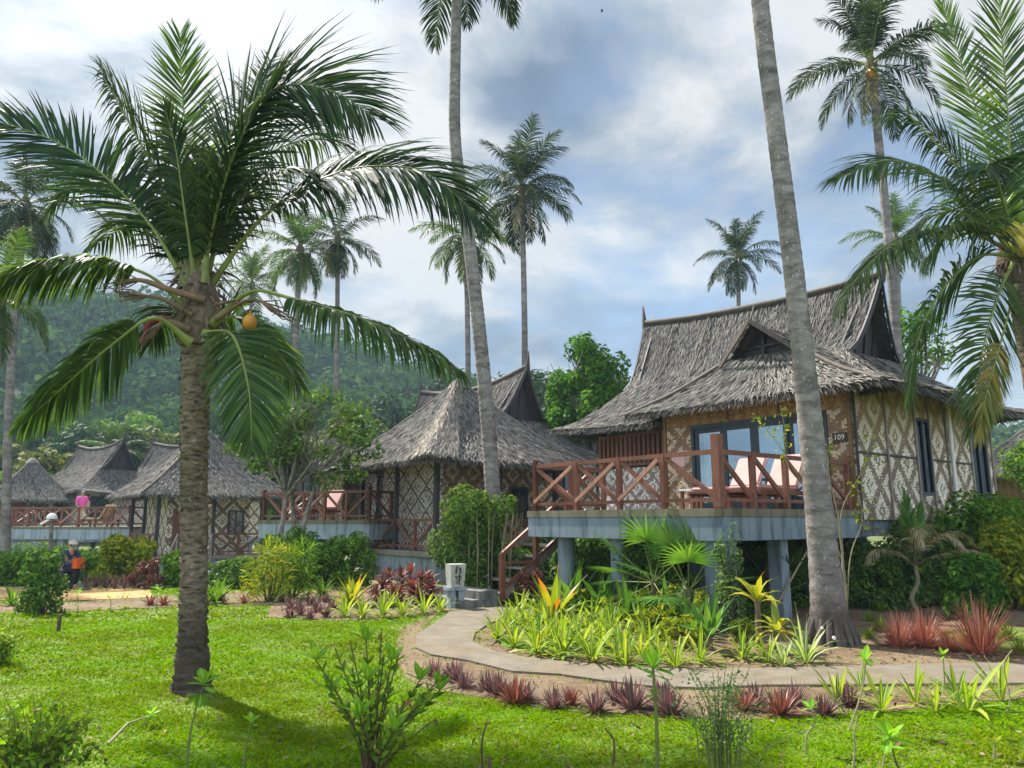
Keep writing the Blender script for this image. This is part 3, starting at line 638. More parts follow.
# ================================================================== thatch and houses
def resample(grid, rows, cols):
    g = np.asarray(grid, float); R_, C_ = g.shape[:2]
    a = np.linspace(0, R_-1, rows); i = np.minimum(a.astype(int), R_-2); t = (a-i)[:, None, None]; g = g[i]*(1-t) + g[i+1]*t
    b = np.linspace(0, C_-1, cols); j = np.minimum(b.astype(int), C_-2); t = (b-j)[None, :, None]; return g[:, j]*(1-t) + g[:, j+1]*t
def thatch(mb, grid, dens=95, blade=.22, bw=.022, mat=0, base=1, thick=.10, fringe=True, lift=1.0):
    """roof surface (rows from eave up to the top) with ragged overlapping palm-leaf blades"""
    g = resample(grid, 10, 14); rows, cols = g.shape[:2]
    du = g[1:, :-1] - g[:-1, :-1]; dv = g[:-1, 1:] - g[:-1, :-1]; nn = np.cross(dv, du); area = np.linalg.norm(nn, axis=2)
    s = np.sign(nn[..., 2].sum()) or 1.0
    i = np.arange(rows-1)[:, None]*cols; j = np.arange(cols-1)[None]; f = np.stack([i+j, i+j+1, i+cols+j+1, i+cols+j], -1).reshape(-1, 4)
    jit = RNG.normal(size=g.shape)*.012
    mb.add((g+jit).reshape(-1, 3), f if s > 0 else f[:, ::-1], base)
    gn = np.zeros(g.shape); gn[:-1, :-1] = nrm(nn)*s; gn[-1] = gn[-2]; gn[:, -1] = gn[:, -2]
    u = g - gn*thick; mb.add(u.reshape(-1, 3), f[:, ::-1] if s > 0 else f, base)
    e = np.concatenate([g[0], u[0]]); k = np.arange(cols-1); mb.add(e, np.stack([k, k+1, k+cols+1, k+cols], 1), base)
    n = int(area.sum()*dens*4.2); ch = RNG.choice(area.size, n, p=(area/area.sum()).ravel()); ri, cj = np.unravel_index(ch, area.shape)
    a, b = RNG.random(n), RNG.random(n)
    P = g[ri, cj]*((1-a)*(1-b))[:, None] + g[ri+1, cj]*(a*(1-b))[:, None] + g[ri, cj+1]*((1-a)*b)[:, None] + g[ri+1, cj+1]*(a*b)[:, None]
    dn = -nrm(g[ri+1, cj]*(1-b)[:, None] + g[ri+1, cj+1]*b[:, None] - g[ri, cj]*(1-b)[:, None] - g[ri, cj+1]*b[:, None]); nl = nrm(nn[ri, cj])*s
    # courses: blades of one course start together
    side = nrm(np.cross(dn, nl))
    D = dn + side*(RNG.normal(size=n)*.20)[:, None] + nl*(RNG.normal(size=n)*.05 + .05)[:, None]*lift
    mb.strips(P + nl*(.012 + .03*RNG.random(n))[:, None], D, side + nl*(RNG.normal(size=n)*.35)[:, None], blade*RNG.uniform(.6, 1.25, n), bw*RNG.uniform(.5, 1.4, n), .05, 2, [.9, 1, .45], mat)
    if fringe:
        L = np.linalg.norm(np.diff(g[0], axis=0), axis=1).sum(); m = int(L*120); t = RNG.random(m)*(cols-1.001); k = t.astype(int); w = (t-k)[:, None]
        P = g[0, k]*(1-w) + g[0, k+1]*w; P = P - gn[0, k]*(thick*RNG.random(m))[:, None]
        dn = -nrm(g[1, k] - g[0, k]); side = nrm(g[0, k+1] - g[0, k])
        mb.strips(P, dn + [0,0,-.5] + side*(RNG.normal(size=m)*.28)[:, None], side + RNG.normal(size=(m, 3))*.3, RNG.uniform(.06, .22, m), bw*RNG.uniform(.5, 1.2, m), .25, 2, [1, .9, .2], mat)
def wall(mb, p0, p1, z0, z1, th=.06, mat=0):
    p0 = np.array(p0, float); p1 = np.array(p1, float); d = p1-p0; L = np.hypot(*d); d /= L; nn = np.array([-d[1], d[0]])*th/2
    V = []; uv = []
    for z in (z0, z1):
        for (q, s, l) in ((p0, -1, 0), (p1, -1, L), (p1, 1, L), (p0, 1, 0)): V.append([*(q+nn*s), z]); uv.append([l, z])
    return mb.add(V, [[0,3,2,1],[4,5,6,7],[0,1,5,4],[1,2,6,5],[2,3,7,6],[3,0,4,7]], mat, uv)

def saddle_roof(root, E=(4.7,11.6,-.9,9.4), Nk=(6.3,8.9,.9,8.0), rx=7.6, ry=(.35,8.5), ze=4.05, zn=5.45, zr=7.35, up=.55, dens=95, matb='thatch', tilt=0.0):
    mb = MB(); k = np.linspace(0, 1, 6); kz = ze + (zn-ze)*k**1.55
    x0 = E[0]+(Nk[0]-E[0])*k; x1 = E[1]+(Nk[1]-E[1])*k; y0 = E[2]+(Nk[2]-E[2])*k; y1 = E[3]+(Nk[3]-E[3])*k
    def row(xa, ya, xb, yb, z, n=6, sag=.0): 
        t = np.linspace(0, 1, n); return np.stack([xa+(xb-xa)*t, ya+(yb-ya)*t, z + sag*np.sin(np.pi*t)*-1 + 0*t], 1)
    for q in ('f', 'b', 'r', 'l'):
        rows = []
        for i in range(6):
            sg = .16*(1-k[i])
            if q == 'f': rows.append(row(x0[i], y0[i], x0[i], y1[i], kz[i], sag=sg))
            if q == 'b': rows.append(row(x1[i], y1[i], x1[i], y0[i], kz[i], sag=sg))
            if q == 'r': rows.append(row(x1[i], y0[i], x0[i], y0[i], kz[i], sag=sg))
            if q == 'l': rows.append(row(x0[i], y1[i], x1[i], y1[i], kz[i], sag=sg))
        thatch(mb, rows, dens)
    # tall saddle-backed upper roof, ridge rising to both ends
    t = np.linspace(0, 1, 9); zc = zr + up*(2*t-1)**2 + tilt*(2*t-1)
    for sx in (0, 1):
        rows = []
        for a in np.linspace(0, 1, 7):
            x = Nk[sx] + (rx-Nk[sx])*a**.72; ya = Nk[2] + (ry[0]-Nk[2])*a; yb = Nk[3] + (ry[1]-Nk[3])*a
            z = (zn-.05) + (zc-zn)*(a**1.12); yy = ya + (yb-ya)*t
            rows.append(np.stack([np.full(9, x), yy, z], 1))
        if sx: rows = [r[::-1] for r in rows]
        thatch(mb, rows, dens, fringe=False)
    mb.build('roof', [M[matb], M['thatch_base']], root)
    cap = MB(); yy = ry[0] + (ry[1]-ry[0])*t; cap.tube(np.stack([np.full(9, rx), yy, zc+.0], 1), .085, 8, 0, jit=.12); cap.build('ridge_cap', M['old_pole'], root)
    for (yn, yr, i) in ((Nk[2], ry[0], 0), (Nk[3], ry[1], -1)):
        sgn = -1 if i == 0 else 1; gb = MB(); z1 = zc[i]
        inn = -sgn*.30
        tri = [(Nk[0]+.08, yn+inn, zn-.1), (Nk[1]-.08, yn+inn, zn-.1), (rx, yr+inn, z1-.15)]
        V = tri + [(x, y-sgn*.05, z) for x, y, z in tri]; gb.add(V, [[0,1,2],[5,4,3]], 0); gb.add(V, [[0,3,4,1],[1,4,5,2],[2,5,3,0]], 0)
        for a in np.linspace(.18, .82, 5):
            x = Nk[0] + (Nk[1]-Nk[0])*a; h = 1-abs(2*a-1); gb.bar((x, yn+inn+sgn*.03, zn-.1), (x*(1-h*.0)+0, yn+inn+(yr-yn)*h*.9+sgn*.03, zn-.1+(z1-zn)*h*.93), .04, .05)
        gb.build('gable_board', M['dark_wood'], root)
        bb = MB()
        for sx in (0, 1):
            pa = []
            for a in np.linspace(0, 1, 7): pa.append((Nk[sx] + (rx-Nk[sx])*a**.72, yn + (yr-yn)*a + sgn*.05, (zn-.05) + (z1-zn)*(a**1.12)))
            for p, q in zip(pa[:-1], pa[1:]): bb.bar(p, q, .05, .11)
        f = pa[-1]; V = [(f[0]-.11, f[1]-.03, f[2]-.15), (f[0]+.11, f[1]-.03, f[2]-.15), (f[0]+.02, f[1]+sgn*.06-.015, f[2]+.62)]; bb.add(V + [(x, y+.06, z) for x, y, z in V], [[0,1,2],[5,4,3]]); bb.add(V + [(x, y+.06, z) for x, y, z in V], [[0,3,4,1],[1,4,5,2],[2,5,3,0]])
        bb.build('finial_board', M['dark_wood'], root)

def railing(root, runs, name='railing', z=1.9, h=.95, mat='red_wood', posts=True):
    """runs: list of lists of post positions with brace codes between: 'd' falls towards the next post, 'u' rises, 'x' both"""
    for pts, br in runs:
        rb = MB(); P = [np.array(p, float) for p in pts]
        for hh, w in ((h-.03, .075), (.14, .06)): rb.bar((*P[0], z+hh), (*P[-1], z+hh), w, w)
        pales = []
        for p, q, b in zip(P[:-1], P[1:], br):
            d = (q-p)/np.linalg.norm(q-p)*.05; off = np.array([-d[1], d[0]])
            if b == 'd': rb.bar((*(p+d), z+h-.08), (*(q-d), z+.17), .05, .075)
            if b in 'ux': rb.bar((*(p+d), z+.17), (*(q-d), z+h-.08), .05, .075)
            if b == 'x':
                pale = MB(); pale.bar((*(p+d+off*1.6), z+h-.1), (*(q-d+off*1.6), z+.17), .05, .07); pales.append(pale)
        r = rb.build(name, M[mat], root)
        for pale in pales: pale.build('brace', M['red_wood_sunlit'], r)
        
        for i, p in enumerate(P):
            end = i in (0, len(P)-1); pb = MB(); pb.bx(p[0]-.045, p[0]+.045, p[1]-.045, p[1]+.045, z-.02, z+h+(.10 if end else .0)); pb.build('post', M[mat], r)

def leafed_door(root, x, y0, y1, z0, z1, n=4, fs=None):
    """glazed sliding doors in a dark frame, wall plane at x facing -x"""
    f = MB(); f.bx(x-.05, x+.05, y0, y1, z1-.10, z1); f.bx(x-.05, x+.05, y0, y1, z0, z0+.06)
    for y in (y0+.04, y1-.04): f.bx(x-.05, x+.05, y-.04, y+.04, z0+.06, z1-.10)
    d = f.build('door_frame', M['frame_grey'], root)
    ys = np.linspace(y0+.08, y1-.08, n+1)
    for i in range(n):
        o = .02 if i % 3 == 0 else -.02
        l = MB(); a, b = ys[i]+.0, ys[i+1]
        for y in (a+.05, b-.05): l.bx(x+o-.02, x+o+.02, y-.05, y+.05, z0+.06, z1-.10)
        l.bx(x+o-.019, x+o+.019, a+.1, b-.1, z0+.06, z0+.20); l.bx(x+o-.019, x+o+.019, a+.1, b-.1, z1-.2, z1-.10)
        lf = l.build('door_leaf', M['frame_grey'], root)
        g = MB(); g.bx(x+o-.004, x+o+.004, a+.1, b-.1, z0+.2, z1-.2); g.build('pane', M['glass'], lf)
    for i, (a, b) in enumerate(((y0+.15, y0+.95), ((y0+y1)/2-.75, (y0+y1)/2+.1), (y1-.75, y1-.15))):
        c = MB(); yy = np.linspace(a, b, 40); xx = x+.22+.035*np.sin(np.linspace(0, 34, 40)); V = np.concatenate([np.stack([xx, yy, np.full(40, z0+.05)], 1), np.stack([xx, yy, np.full(40, z1-.05)], 1)])
        k = np.arange(39); c.add(V, np.stack([k, k+1, k+41, k+40], 1), smooth=True); c.build('curtain', M['curtain'], root)

def window(root, p0, p1, z0, z1, th=.07, bars=2):
    p0 = np.array(p0, float); p1 = np.array(p1, float); f = MB()
    for a, b in ((p0, p0+(p1-p0)*.09), (p1-(p1-p0)*.09, p1)): wall(f, a, b, z0, z1, th)
    a, b = p0+(p1-p0)*.09, p1-(p1-p0)*.09
    wall(f, a, b, z0, z0+.07, th); wall(f, a, b, z1-.07, z1, th)
    for i in range(1, bars): q = a+(b-a)*i/bars; d = (p1-p0)*.035; wall(f, q-d, q+d, z0+.07, z1-.07, th*.9)
    w = f.build('window', M['frame_grey'], root); g = MB(); wall(g, a, b, z0+.07, z1-.07, .012); g.build('pane', M['glass_dark'], w)

YAW = math.atan2(.622, .783)
def main_bungalow(P0):
    root = empty('thatched_bungalow', P0, YAW, 'large thatched bungalow with woven diamond walls and a small front gable over glass doors', 'bungalow', 'thatched bungalows')
    B = lambda: MB()
    # slabs
    mb = B(); mb.bx(0, 4.34, 0, 4.83, 1.38, 1.765, 0); mb.build('deck_slab', M['blue_concrete'], root)
    mb = B(); mb.bx(-.02, 4.33, -.02, 4.85, 1.768, 1.9, 0); mb.build('deck_edge', M['cap_stone'], root)
    mb = B(); mb.bx(4.345, 11.2, .06, 8.3, 1.40, 1.742, 0); mb.build('floor_slab', M['blue_concrete'], root)
    for (x, y, r) in ((.35, 4.05, .17), (.35, 2.55, .19), (2.3, 4.0, .17), (2.4, 2.4, .17), (4.3, 1.0, .17), (5.2, .5, .17), (7.4, .5, .19), (9.6, .5, .17), (5.0, 4.4, .17), (8, 4.4, .17)):
        p = B(); p.tube([(x, y, -.05), (x, y, 1.39)], r, 18); p.build('pillar', M['blue_concrete'], root)
    for a in ((.06, .42, .06, .42), (1.9, 2.15, .2, .45)): p = B(); p.bx(*a, -.05, 1.379); p.build('pillar', M['blue_concrete'], root)
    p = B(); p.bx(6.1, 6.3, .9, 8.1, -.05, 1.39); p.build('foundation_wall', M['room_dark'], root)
    # right-hand side wall of matting between battens
    bat = [4.40, 5.68, 7.02, 7.73, 8.58, 9.92, 10.9, 11.2]
    for a, b, win in zip(bat[:-1], bat[1:], (0,0,1,0,0,1,0)):
        if win:
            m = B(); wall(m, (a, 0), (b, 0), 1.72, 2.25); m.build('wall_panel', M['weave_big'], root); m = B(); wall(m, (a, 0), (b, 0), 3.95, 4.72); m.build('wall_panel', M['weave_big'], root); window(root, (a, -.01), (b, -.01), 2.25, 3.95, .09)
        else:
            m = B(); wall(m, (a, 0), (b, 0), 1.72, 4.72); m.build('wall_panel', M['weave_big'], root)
    for x in bat: bt = B(); bt.bx(x-.03, x+.03, -.065, -.032, 1.71, 4.72); bt.build('batten', M['grey_wood' if x > 4.5 else 'dark_wood'], root)
    for a, b in ((4.44, 5.64), (5.72, 6.98), (7.77, 8.54), (8.62, 9.88)): bt = B(); bt.bx(a, b, -.062, -.033, 3.02, 3.06); bt.build('batten', M['dark_wood'], root)
    p = B(); p.tube([(8.62, -.13, 1.6), (8.62, -.13, 4.5)], .045, 10); p.build('downpipe', M['white_paint'], root)
    # door wall
    X = 4.37
    m = B(); wall(m, (X, .05), (X, .5), 1.905, 3.93); m.build('wall_panel', M['weave_front'], root)
    m = B(); wall(m, (X, 3.95), (X, 4.72), 1.905, 3.93); m.build('wall_panel', M['weave_front'], root)
    m = B(); wall(m, (X, .03), (X, 4.74), 3.933, 4.75); m.build('wall_panel', M['weave_plain'], root)
    leafed_door(root, X, .5, 3.95, 1.905, 3.93)
    for y, w_, z_ in ((.03, .04, 1.905), (4.74, .04, 1.905), (1.6, .025, 3.98), (2.9, .025, 3.98)): bt = B(); bt.bx(X-.07, X-.034, y-w_, y+w_, z_, 4.72); bt.build('batten', M['weave_plain'], root)
    # number plate reading 109
    pl = B(); pl.bx(X-.065, X-.034, .10, .40, 3.25, 3.44); pq = pl.build('number_plate', M['plaque'], root)
    cu = bpy.data.curves.new('number', 'FONT'); cu.body = '109'; cu.size = .15; cu.extrude = .004; cu.align_x = 'CENTER'; cu.align_y = 'CENTER'
    cu.materials.append(M['letter']); to = bpy.data.objects.new('n', cu); COL.objects.link(to); bpy.context.view_layer.update(); me = bpy.data.meshes.new_from_object(to.evaluated_get(bpy.context.evaluated_depsgraph_get())); bpy.data.objects.remove(to)
    t = bpy.data.objects.new('numerals', me); COL.objects.link(t); t.parent = pq; t.location = (X-.071, .25, 3.345); t.rotation_euler = (math.pi/2, 0, -math.pi/2)
    b = B(); b.bx(X-.06, X-.034, 4.15, 4.55, 2.98, 3.25); b.build('notice_board', M['cushion'], root)
    # recessed wing to the left
    m = B(); wall(m, (5.6, 4.72), (5.6, 8.3), 1.745, 3.15); m.build('wall_panel', M['weave_white'], root)
    m = B(); wall(m, (4.41, 4.70), (5.57, 4.70), 1.745, 4.4); m.build('wall_panel', M['weave_white'], root)
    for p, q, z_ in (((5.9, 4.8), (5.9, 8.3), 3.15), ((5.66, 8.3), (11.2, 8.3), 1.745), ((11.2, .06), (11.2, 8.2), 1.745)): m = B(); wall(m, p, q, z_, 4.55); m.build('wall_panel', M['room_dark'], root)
    g = B(); g.bar((5.58, 4.76, 3.24), (5.58, 8.3, 3.24), .06, .07); g.bar((5.58, 4.76, 4.08), (5.58, 8.3, 4.08), .06, .07)
    for y in np.arange(4.85, 8.3, .17): g.bx(5.56, 5.60, y-.045, y+.045, 3.275, 4.045)
    g.build('slatted_grille', M['red_wood'], root)
    # roofs
    saddle_roof(root, E=(4.75,12.0,-.95,9.4), Nk=(6.35,8.9,1.0,7.9), rx=7.6, ry=(.7,8.1), ze=4.36, zn=5.55, zr=7.55, up=.16, tilt=.16, dens=110)
    fr = MB(); ye0, ye1 = -.97, 5.5; xe = 3.72; ze = 4.30; zm = 5.42; zt = 6.12; xm = 4.75; xt = 4.35; yc = 2.15; a0, a1 = 1.25, 3.05; xb = 7.2
    L = lambda *pts: np.array(pts, float)
    def lin(p, q, n=6): t = np.linspace(0, 1, n)[:, None]; return np.array(p)*(1-t) + np.array(q)*t
    def bend(r0, r1, r2):   # three edge rows, slightly hollow between
        rows = []
        for k in np.linspace(0, 1, 5)[:-1]: rows.append(r0*(1-k) + r1*k - np.array([0,0,.14*math.sin(math.pi*k)]))
        for k in np.linspace(0, 1, 3): rows.append(r1*(1-k) + r2*k)
        return rows
    thatch(fr, bend(lin((xe,ye1,ze),(xb,ye1,ze+.35)), lin((xm,a1,zm),(xb,a1,zm)), lin((xt,yc,zt),(xb,yc,zt-.15)))[::1], 95)
    thatch(fr, [r[::-1] for r in bend(lin((xe,ye0,ze),(xb,ye0,ze+.05)), lin((xm,a0,zm),(xb,a0,zm)), lin((xt,yc,zt),(xb,yc,zt-.15)))], 95)
    rows = [lin((xe,ye0,ze),(xe,ye1,ze))*(1-k) + lin((xm,a0,zm),(xm,a1,zm))*k - np.array([0,0,.14*math.sin(math.pi*k)]) for k in np.linspace(0, 1, 5)]
    thatch(fr, rows, 105)
    fr.build('front_roof', [M['thatch'], M['thatch_base']], root)
    g = MB(); V = [(xm+.12, a0+.1, zm-.05), (xm+.12, a1-.1, zm-.05), (xm+.12, yc, zt-.1)]; g.add(V + [(x+.05, y, z) for x, y, z in V], [[0,2,1],[3,4,5]]); g.bar((xm+.05, yc, zm), (xm+.05, yc, zt-.12), .07, .07); g.bar((xm+.06, a0+.3, zm+.22), (xm+.06, a1-.3, zm+.22), .06, .06); g.build('gable_board', M['dark_wood'], root)
    g = MB()
    for a in (a0-.15, a1+.15): g.bar((xm-.20, a, zm-.14), (xt-.08, yc, zt+.03), .05, .10)
    g.build('barge_board', M['old_pole'], root)
    for e, a in (((xe,ye1,ze), a1), ((xe,ye0,ze), a0)): h = MB(); h.tube(bez([e, ((e[0]+xm)/2, (e[1]+a)/2, (ze+zm)/2-.07), (xm, a, zm+.05)], 8), .05, 6); h.build('hip_pole', M['old_pole'], root)
    for y in (6.9, 5.6, 4.1): v = MB(); v.tube(bez([(6.37, y, 5.52), (6.80, y-.02, 6.2), (7.48, y, 7.5)], 8), .025, 5); v.build('roof_pole', M['old_pole'], root)
    # railings
    railing(root, [([(.1,.1),(.1,1.25),(.1,2.3),(.1,3.45),(.1,4.7)], 'uxxx'), ([(.1,.1),(1.05,.1),(2.05,.1),(3.1,.1),(4.2,.1)], 'dddd'), ([(.1,4.7),(1.1,4.7),(2.1,4.7)], 'dd')])
    pst = MB(); pst.bx(.02, .165, .02, .165, 1.91, 3.10); pst.build('corner_post', M['red_wood'], root)
    # the stairs at the deck's far side
    st = MB(); n = 7
    for i in range(n):
        x = -.55 + i*.34; z = .26 + i*.235; st.bx(x, x+.36, 5.05, 6.15, z-.045, z)
    for y in (5.02, 6.2): st.bar((-.7, y, .1), (1.9, y, 1.88), .05, .2)
    st.build('stair', M['grey_wood'], root)
    st = MB(); st.bx(1.85, 3.2, 4.87, 6.3, 1.80, 1.87); st.build('stair_landing', M['grey_wood'], root)
    rr = MB()
    for y in (5.0,):
        for x, z in ((-.55,.1),(.35,.75),(1.25,1.37)): rr.bx(x-.05, x+.05, y-.05, y+.05, z, z+.95)
        rr.bar((-.6, y, 1.0), (1.9, y, 2.72), .07, .07); rr.bar((-.5, y-.01, .36), (1.25, y-.01, 1.52), .05, .06); rr.bar((-.5, y+.02, .85), (.35, y+.02, .85), .05, .06); rr.bar((.38, y+.02, 1.58), (1.22, y+.02, 1.45), .05, .06)
    rr.build('stair_railing', M['red_wood'], root)
    cs = MB(); cs.bx(-1.55, -.68, 4.95, 6.5, .0, .17); cs.bx(-1.15, -.67, 4.97, 6.48, .171, .33); cs.build('concrete_step', M['step_concrete'], root)
    return root

def far_bungalow(P, yaw, label, wing=False, dens=60):
    """a bungalow of the same kind seen farther off; P is where its ridge's near end stands over the ground"""
    root = empty('thatched_bungalow', P, yaw, label, 'bungalow', 'thatched bungalows'); ox, oy = -7.6, -.7
    sh = empty('x', (0,0,0)); 
    def build(): 
        saddle_roof(sh, E=(4.4,11.0,-.9,9.4), Nk=(6.35,8.9,1.0,7.9), rx=7.6, ry=(.7,8.1), ze=4.05, zn=5.5, zr=7.1, up=.42, dens=dens)
        for p, q, mt in (((4.9,0),(10.4,0),'weave_bold'), ((4.9,.06),(4.9,8.3),'weave_zigzag'), ((4.95,8.3),(10.4,8.3),'weave_zigzag'), ((10.4,.06),(10.4,8.2),'weave_zigzag')):
            m = MB(); wall(m, p, q, 1.2, 4.3); m.build('wall_panel', M[mt], sh)
        for x0 in (5.6, 8.2): window(sh, (x0, -.03), (x0+1.1, -.03), 2.2, 3.7, .09)
        m = MB(); m.bx(4.8, 10.5, -.1, 8.4, .9, 1.19); m.build('floor_slab', M['pale_concrete'], sh)
        for x in (5.2, 7.6, 10.1):
            for y in (.4, 4, 7.9):
                p = MB(); p.tube([(x, y, -.8), (x, y, .91)], .16, 10); p.build('pillar', M['pale_concrete'], sh)
        if wing:
            m = MB(); t = np.linspace(0, 1, 5)[:, None]; e = np.array([2.1,6,3.85])*(1-t) + np.array([2.1,12.3,3.85])*t; q = np.array([6.6,6.3,5.7])*(1-t) + np.array([6.6,10.2,5.7])*t
            thatch(m, [e, (e*.5+q*.5)-[0,0,.2], q], 80); e2 = np.array([2.1,12.3,3.85])*(1-t) + np.array([8.5,12.3,3.85])*t; q2 = np.array([6.6,10.2,5.7])*(1-t) + np.array([8,10.2,5.7])*t; thatch(m, [e2, (e2*.5+q2*.5)-[0,0,.2], q2], 80)
            m.build('wing_roof', [M['thatch'], M['thatch_base']], sh)
            for a, b in ((6.3, 8.3), (10.9, 11.6)):
                m = MB(); wall(m, (3, a), (3, b), 1.2, 4.1); m.build('wall_panel', M['weave_front'], sh)
            for a, b in (((3.03, 11.6), (7, 11.6)), ((4.5, 6.4), (4.5, 11.5))): m = MB(); wall(m, a, b, 1.2, 4.1); m.build('wall_panel', M['weave_zigzag'], sh)
            leafed_door(sh, 3, 8.3, 10.9, 1.5, 3.9, 3)
    build()
    for c in list(sh.children): c.parent = root; c.location = (ox, oy, 0)
    bpy.data.objects.remove(sh); return root

def pavilion(C, yaw, label, z=0.0, he=3.3, hw=2.35, floor=.8, eave=3.45, apex=6.35, dens=100, near_patch=False, wallm='weave_zigzag', name='thatched_pavilion', rail=True, wm2=None, zb=-.3, door=True):
    root = empty(name, (C[0], C[1], z), yaw, label, 'pavilion', 'thatched pavilions')
    mb = MB(); k = np.linspace(0, 1, 5); hh = he*(1-k) + .12*k; zz = eave + (apex-eave)*(k - .07*np.sin(np.pi*k))
    t = np.linspace(-1, 1, 7)
    for q in range(4):
        c, s_ = math.cos(q*math.pi/2), math.sin(q*math.pi/2); rows = []
        for h, z_ in zip(hh, zz): x = np.full(7, -h); y = t*h; rows.append(np.stack([x*c - y*s_, x*s_ + y*c, np.full(7, z_)], 1))
        thatch(mb, rows, dens)
    mb.build('roof', [M['thatch'], M['thatch_base']], root)
    for sx in (-1, 1):
        for sy in (-1, 1): hp = MB(); hp.tube([(sx*h, sy*h, z_+.03) for h, z_ in zip(hh, zz)], .05, 6); hp.build('hip_pole', M['old_pole'], root)
    cap = MB(); cap.tube([(0,0,apex-.15), (0,0,apex+.05), (0,0,apex+.2)], [.4, .28, .08], 10, jit=.1); cap.build('roof_cap', M['thatch'], root)
    if near_patch:
        pm = MB(); rows = []
        for h, z_, w in zip(hh, zz, np.linspace(1.0, .12, 5)):
            rows.append(np.array([(-h-.01, -h+w, z_+.10), (-h-.05, -h+w*.4, z_+.13), (-h-.06, -h-.06, z_+.16), (-h+w*.4, -h-.05, z_+.13), (-h+w, -h-.01, z_+.10)]))
        thatch(pm, [r[::-1] for r in rows], 130, .34, .026, thick=.05, lift=.5); pm.build('ridge_thatch', [M['thatch_pale'], M['thatch_base']], root)
    b = MB(); b.bx(-hw, hw, -hw, hw, zb, floor-.16); b.build('base', M['pale_concrete'], root)
    b = MB(); b.bx(-hw-.12, hw+.12, -hw-.12, hw+.12, floor-.157, floor); b.build('floor', M['grey_wood'], root)
    w = hw-.55
    for i, (p, q) in enumerate((((-w, w), (-w, -w)), ((-w+.04, -w), (w, -w)), ((w, -w+.04), (w, w)), ((w-.04, w), (-w+.04, w)))):
        m = MB(); wall(m, p, q, floor+.003, eave+.4); m.build('wall_panel', M[wm2 if (wm2 and i == 1) else wallm], root)
    if door:
        d = MB(); d.bx(-w+.2, -w+.95, -w-.09, -w-.035, floor+.01, floor+2.05); d.build('door', M['red_wood'], root)
        window(root, (w-1.0, -w-.04), (w-.25, -w-.04), floor+.9, floor+2.0, .08, 2)
    for sx in (-1, 1):
        for sy in (-1, 1):
            p = MB(); p.bx(sx*hw-.07, sx*hw+.07, sy*hw-.07, sy*hw+.07, floor+.002, eave+.35); p.build('post', M['dark_wood'], root)
    for e in ((-hw, 0), (0, -hw)):
        p = MB(); p.bx(e[0]-.06, e[0]+.06, e[1]-.06, e[1]+.06, floor+.002, eave+.3); p.build('post', M['dark_wood'], root)
    if rail:
        ys = [-hw+.1, -hw*.5, 0, hw*.5, hw-.1]
        railing(root, [([(-hw, y) for y in ys[::-1]], 'dudu'), ([(x, -hw) for x in (.05, hw*.5, hw-.1)], 'du')], z=floor)
    return root

def deck(P0, yaw, label, W=4.8, D=4.0, top=1.5, slab=.45, bays=4, braces='xdud'):
    root = empty('raised_deck', (P0[0], P0[1], 0), yaw, label, 'deck', 'raised decks'); g = float(gz(P0[0], P0[1]))
    m = MB(); m.bx(0, D, 0, W, top-slab, top-.13); m.build('slab', M['pale_concrete'], root)
    m = MB(); m.bx(-.02, D+.02, -.02, W+.02, top-.127, top); m.build('slab_edge', M['cap_stone'], root)
    for x, y in ((.4,.5),(.4,W/2),(.4,W-.5),(D-.4,.5),(D-.4,W-.5)):
        p = MB(); p.tube([(x, y, g-.1), (x, y, top-slab+.01)], .16, 12); p.build('pillar', M['pale_concrete'], root)
    ys = np.linspace(.1, W-.1, bays+1); railing(root, [([(.1, y) for y in ys], (braces*4)[:bays]), ([(x, .1) for x in (.1, D*.33, D*.66, D-.1)], 'dxd'), ([(x, W-.1) for x in (.1, D*.33, D*.66, D-.1)], 'dxd')], z=top)
    return root

def lounger(P, rz, label, mat='cushion', L=1.95, W=.72, group='sun loungers'):
    root = empty('sun_lounger', P, rz, label, 'sun lounger', group)     # head towards +x
    f = MB()
    for y in (-W/2, W/2): f.bar((-L/2, y, .30), (L/2, y, .30), .05, .08)
    for x in np.linspace(-L/2+.05, L/2-.05, 12): f.bx(x-.035, x+.035, -W/2, W/2, .305, .325)
    f.build('frame', M['red_wood'], root)
    for x in (-L/2+.12, L/2-.12):
        for y in (-W/2, W/2): l = MB(); l.bx(x-.035, x+.035, y-.035, y+.035, 0, .27); l.build('leg', M['red_wood'], root)
    def pad(name, c, size, rot):
        import bmesh
        bm = bmesh.new(); bmesh.ops.create_cube(bm, size=1); bmesh.ops.scale(bm, vec=size, verts=bm.verts); bmesh.ops.bevel(bm, geom=bm.edges[:], offset=.04, segments=3, affect='EDGES')
        bmesh.ops.rotate(bm, cent=(0,0,0), matrix=Matrix.Rotation(rot, 3, 'Y'), verts=bm.verts); bmesh.ops.translate(bm, vec=c, verts=bm.verts)
        me = bpy.data.meshes.new(name); bm.to_mesh(me); bm.free(); me.materials.append(M[mat]); link(name, me, root)
    pad('seat_cushion', (-.33, 0, .385), (1.25, W-.04, .10), 0)
    a = math.radians(58); pad('back_cushion', (.30+.36*math.cos(a), 0, .42+.36*math.sin(a)), (.78, W-.04, .10), -a)
    b = MB(); b.bar((.33, -.25, .33), (.33+.72*math.cos(a), -.25, .33+.72*math.sin(a)), .04, .04); b.bar((.33, .25, .33), (.33+.72*math.cos(a), .25, .33+.72*math.sin(a)), .04, .04); b.bar((.62, 0, .8), (.85, 0, .32), .04, .04); b.build('back_rest', M['red_wood'], root)
    return root

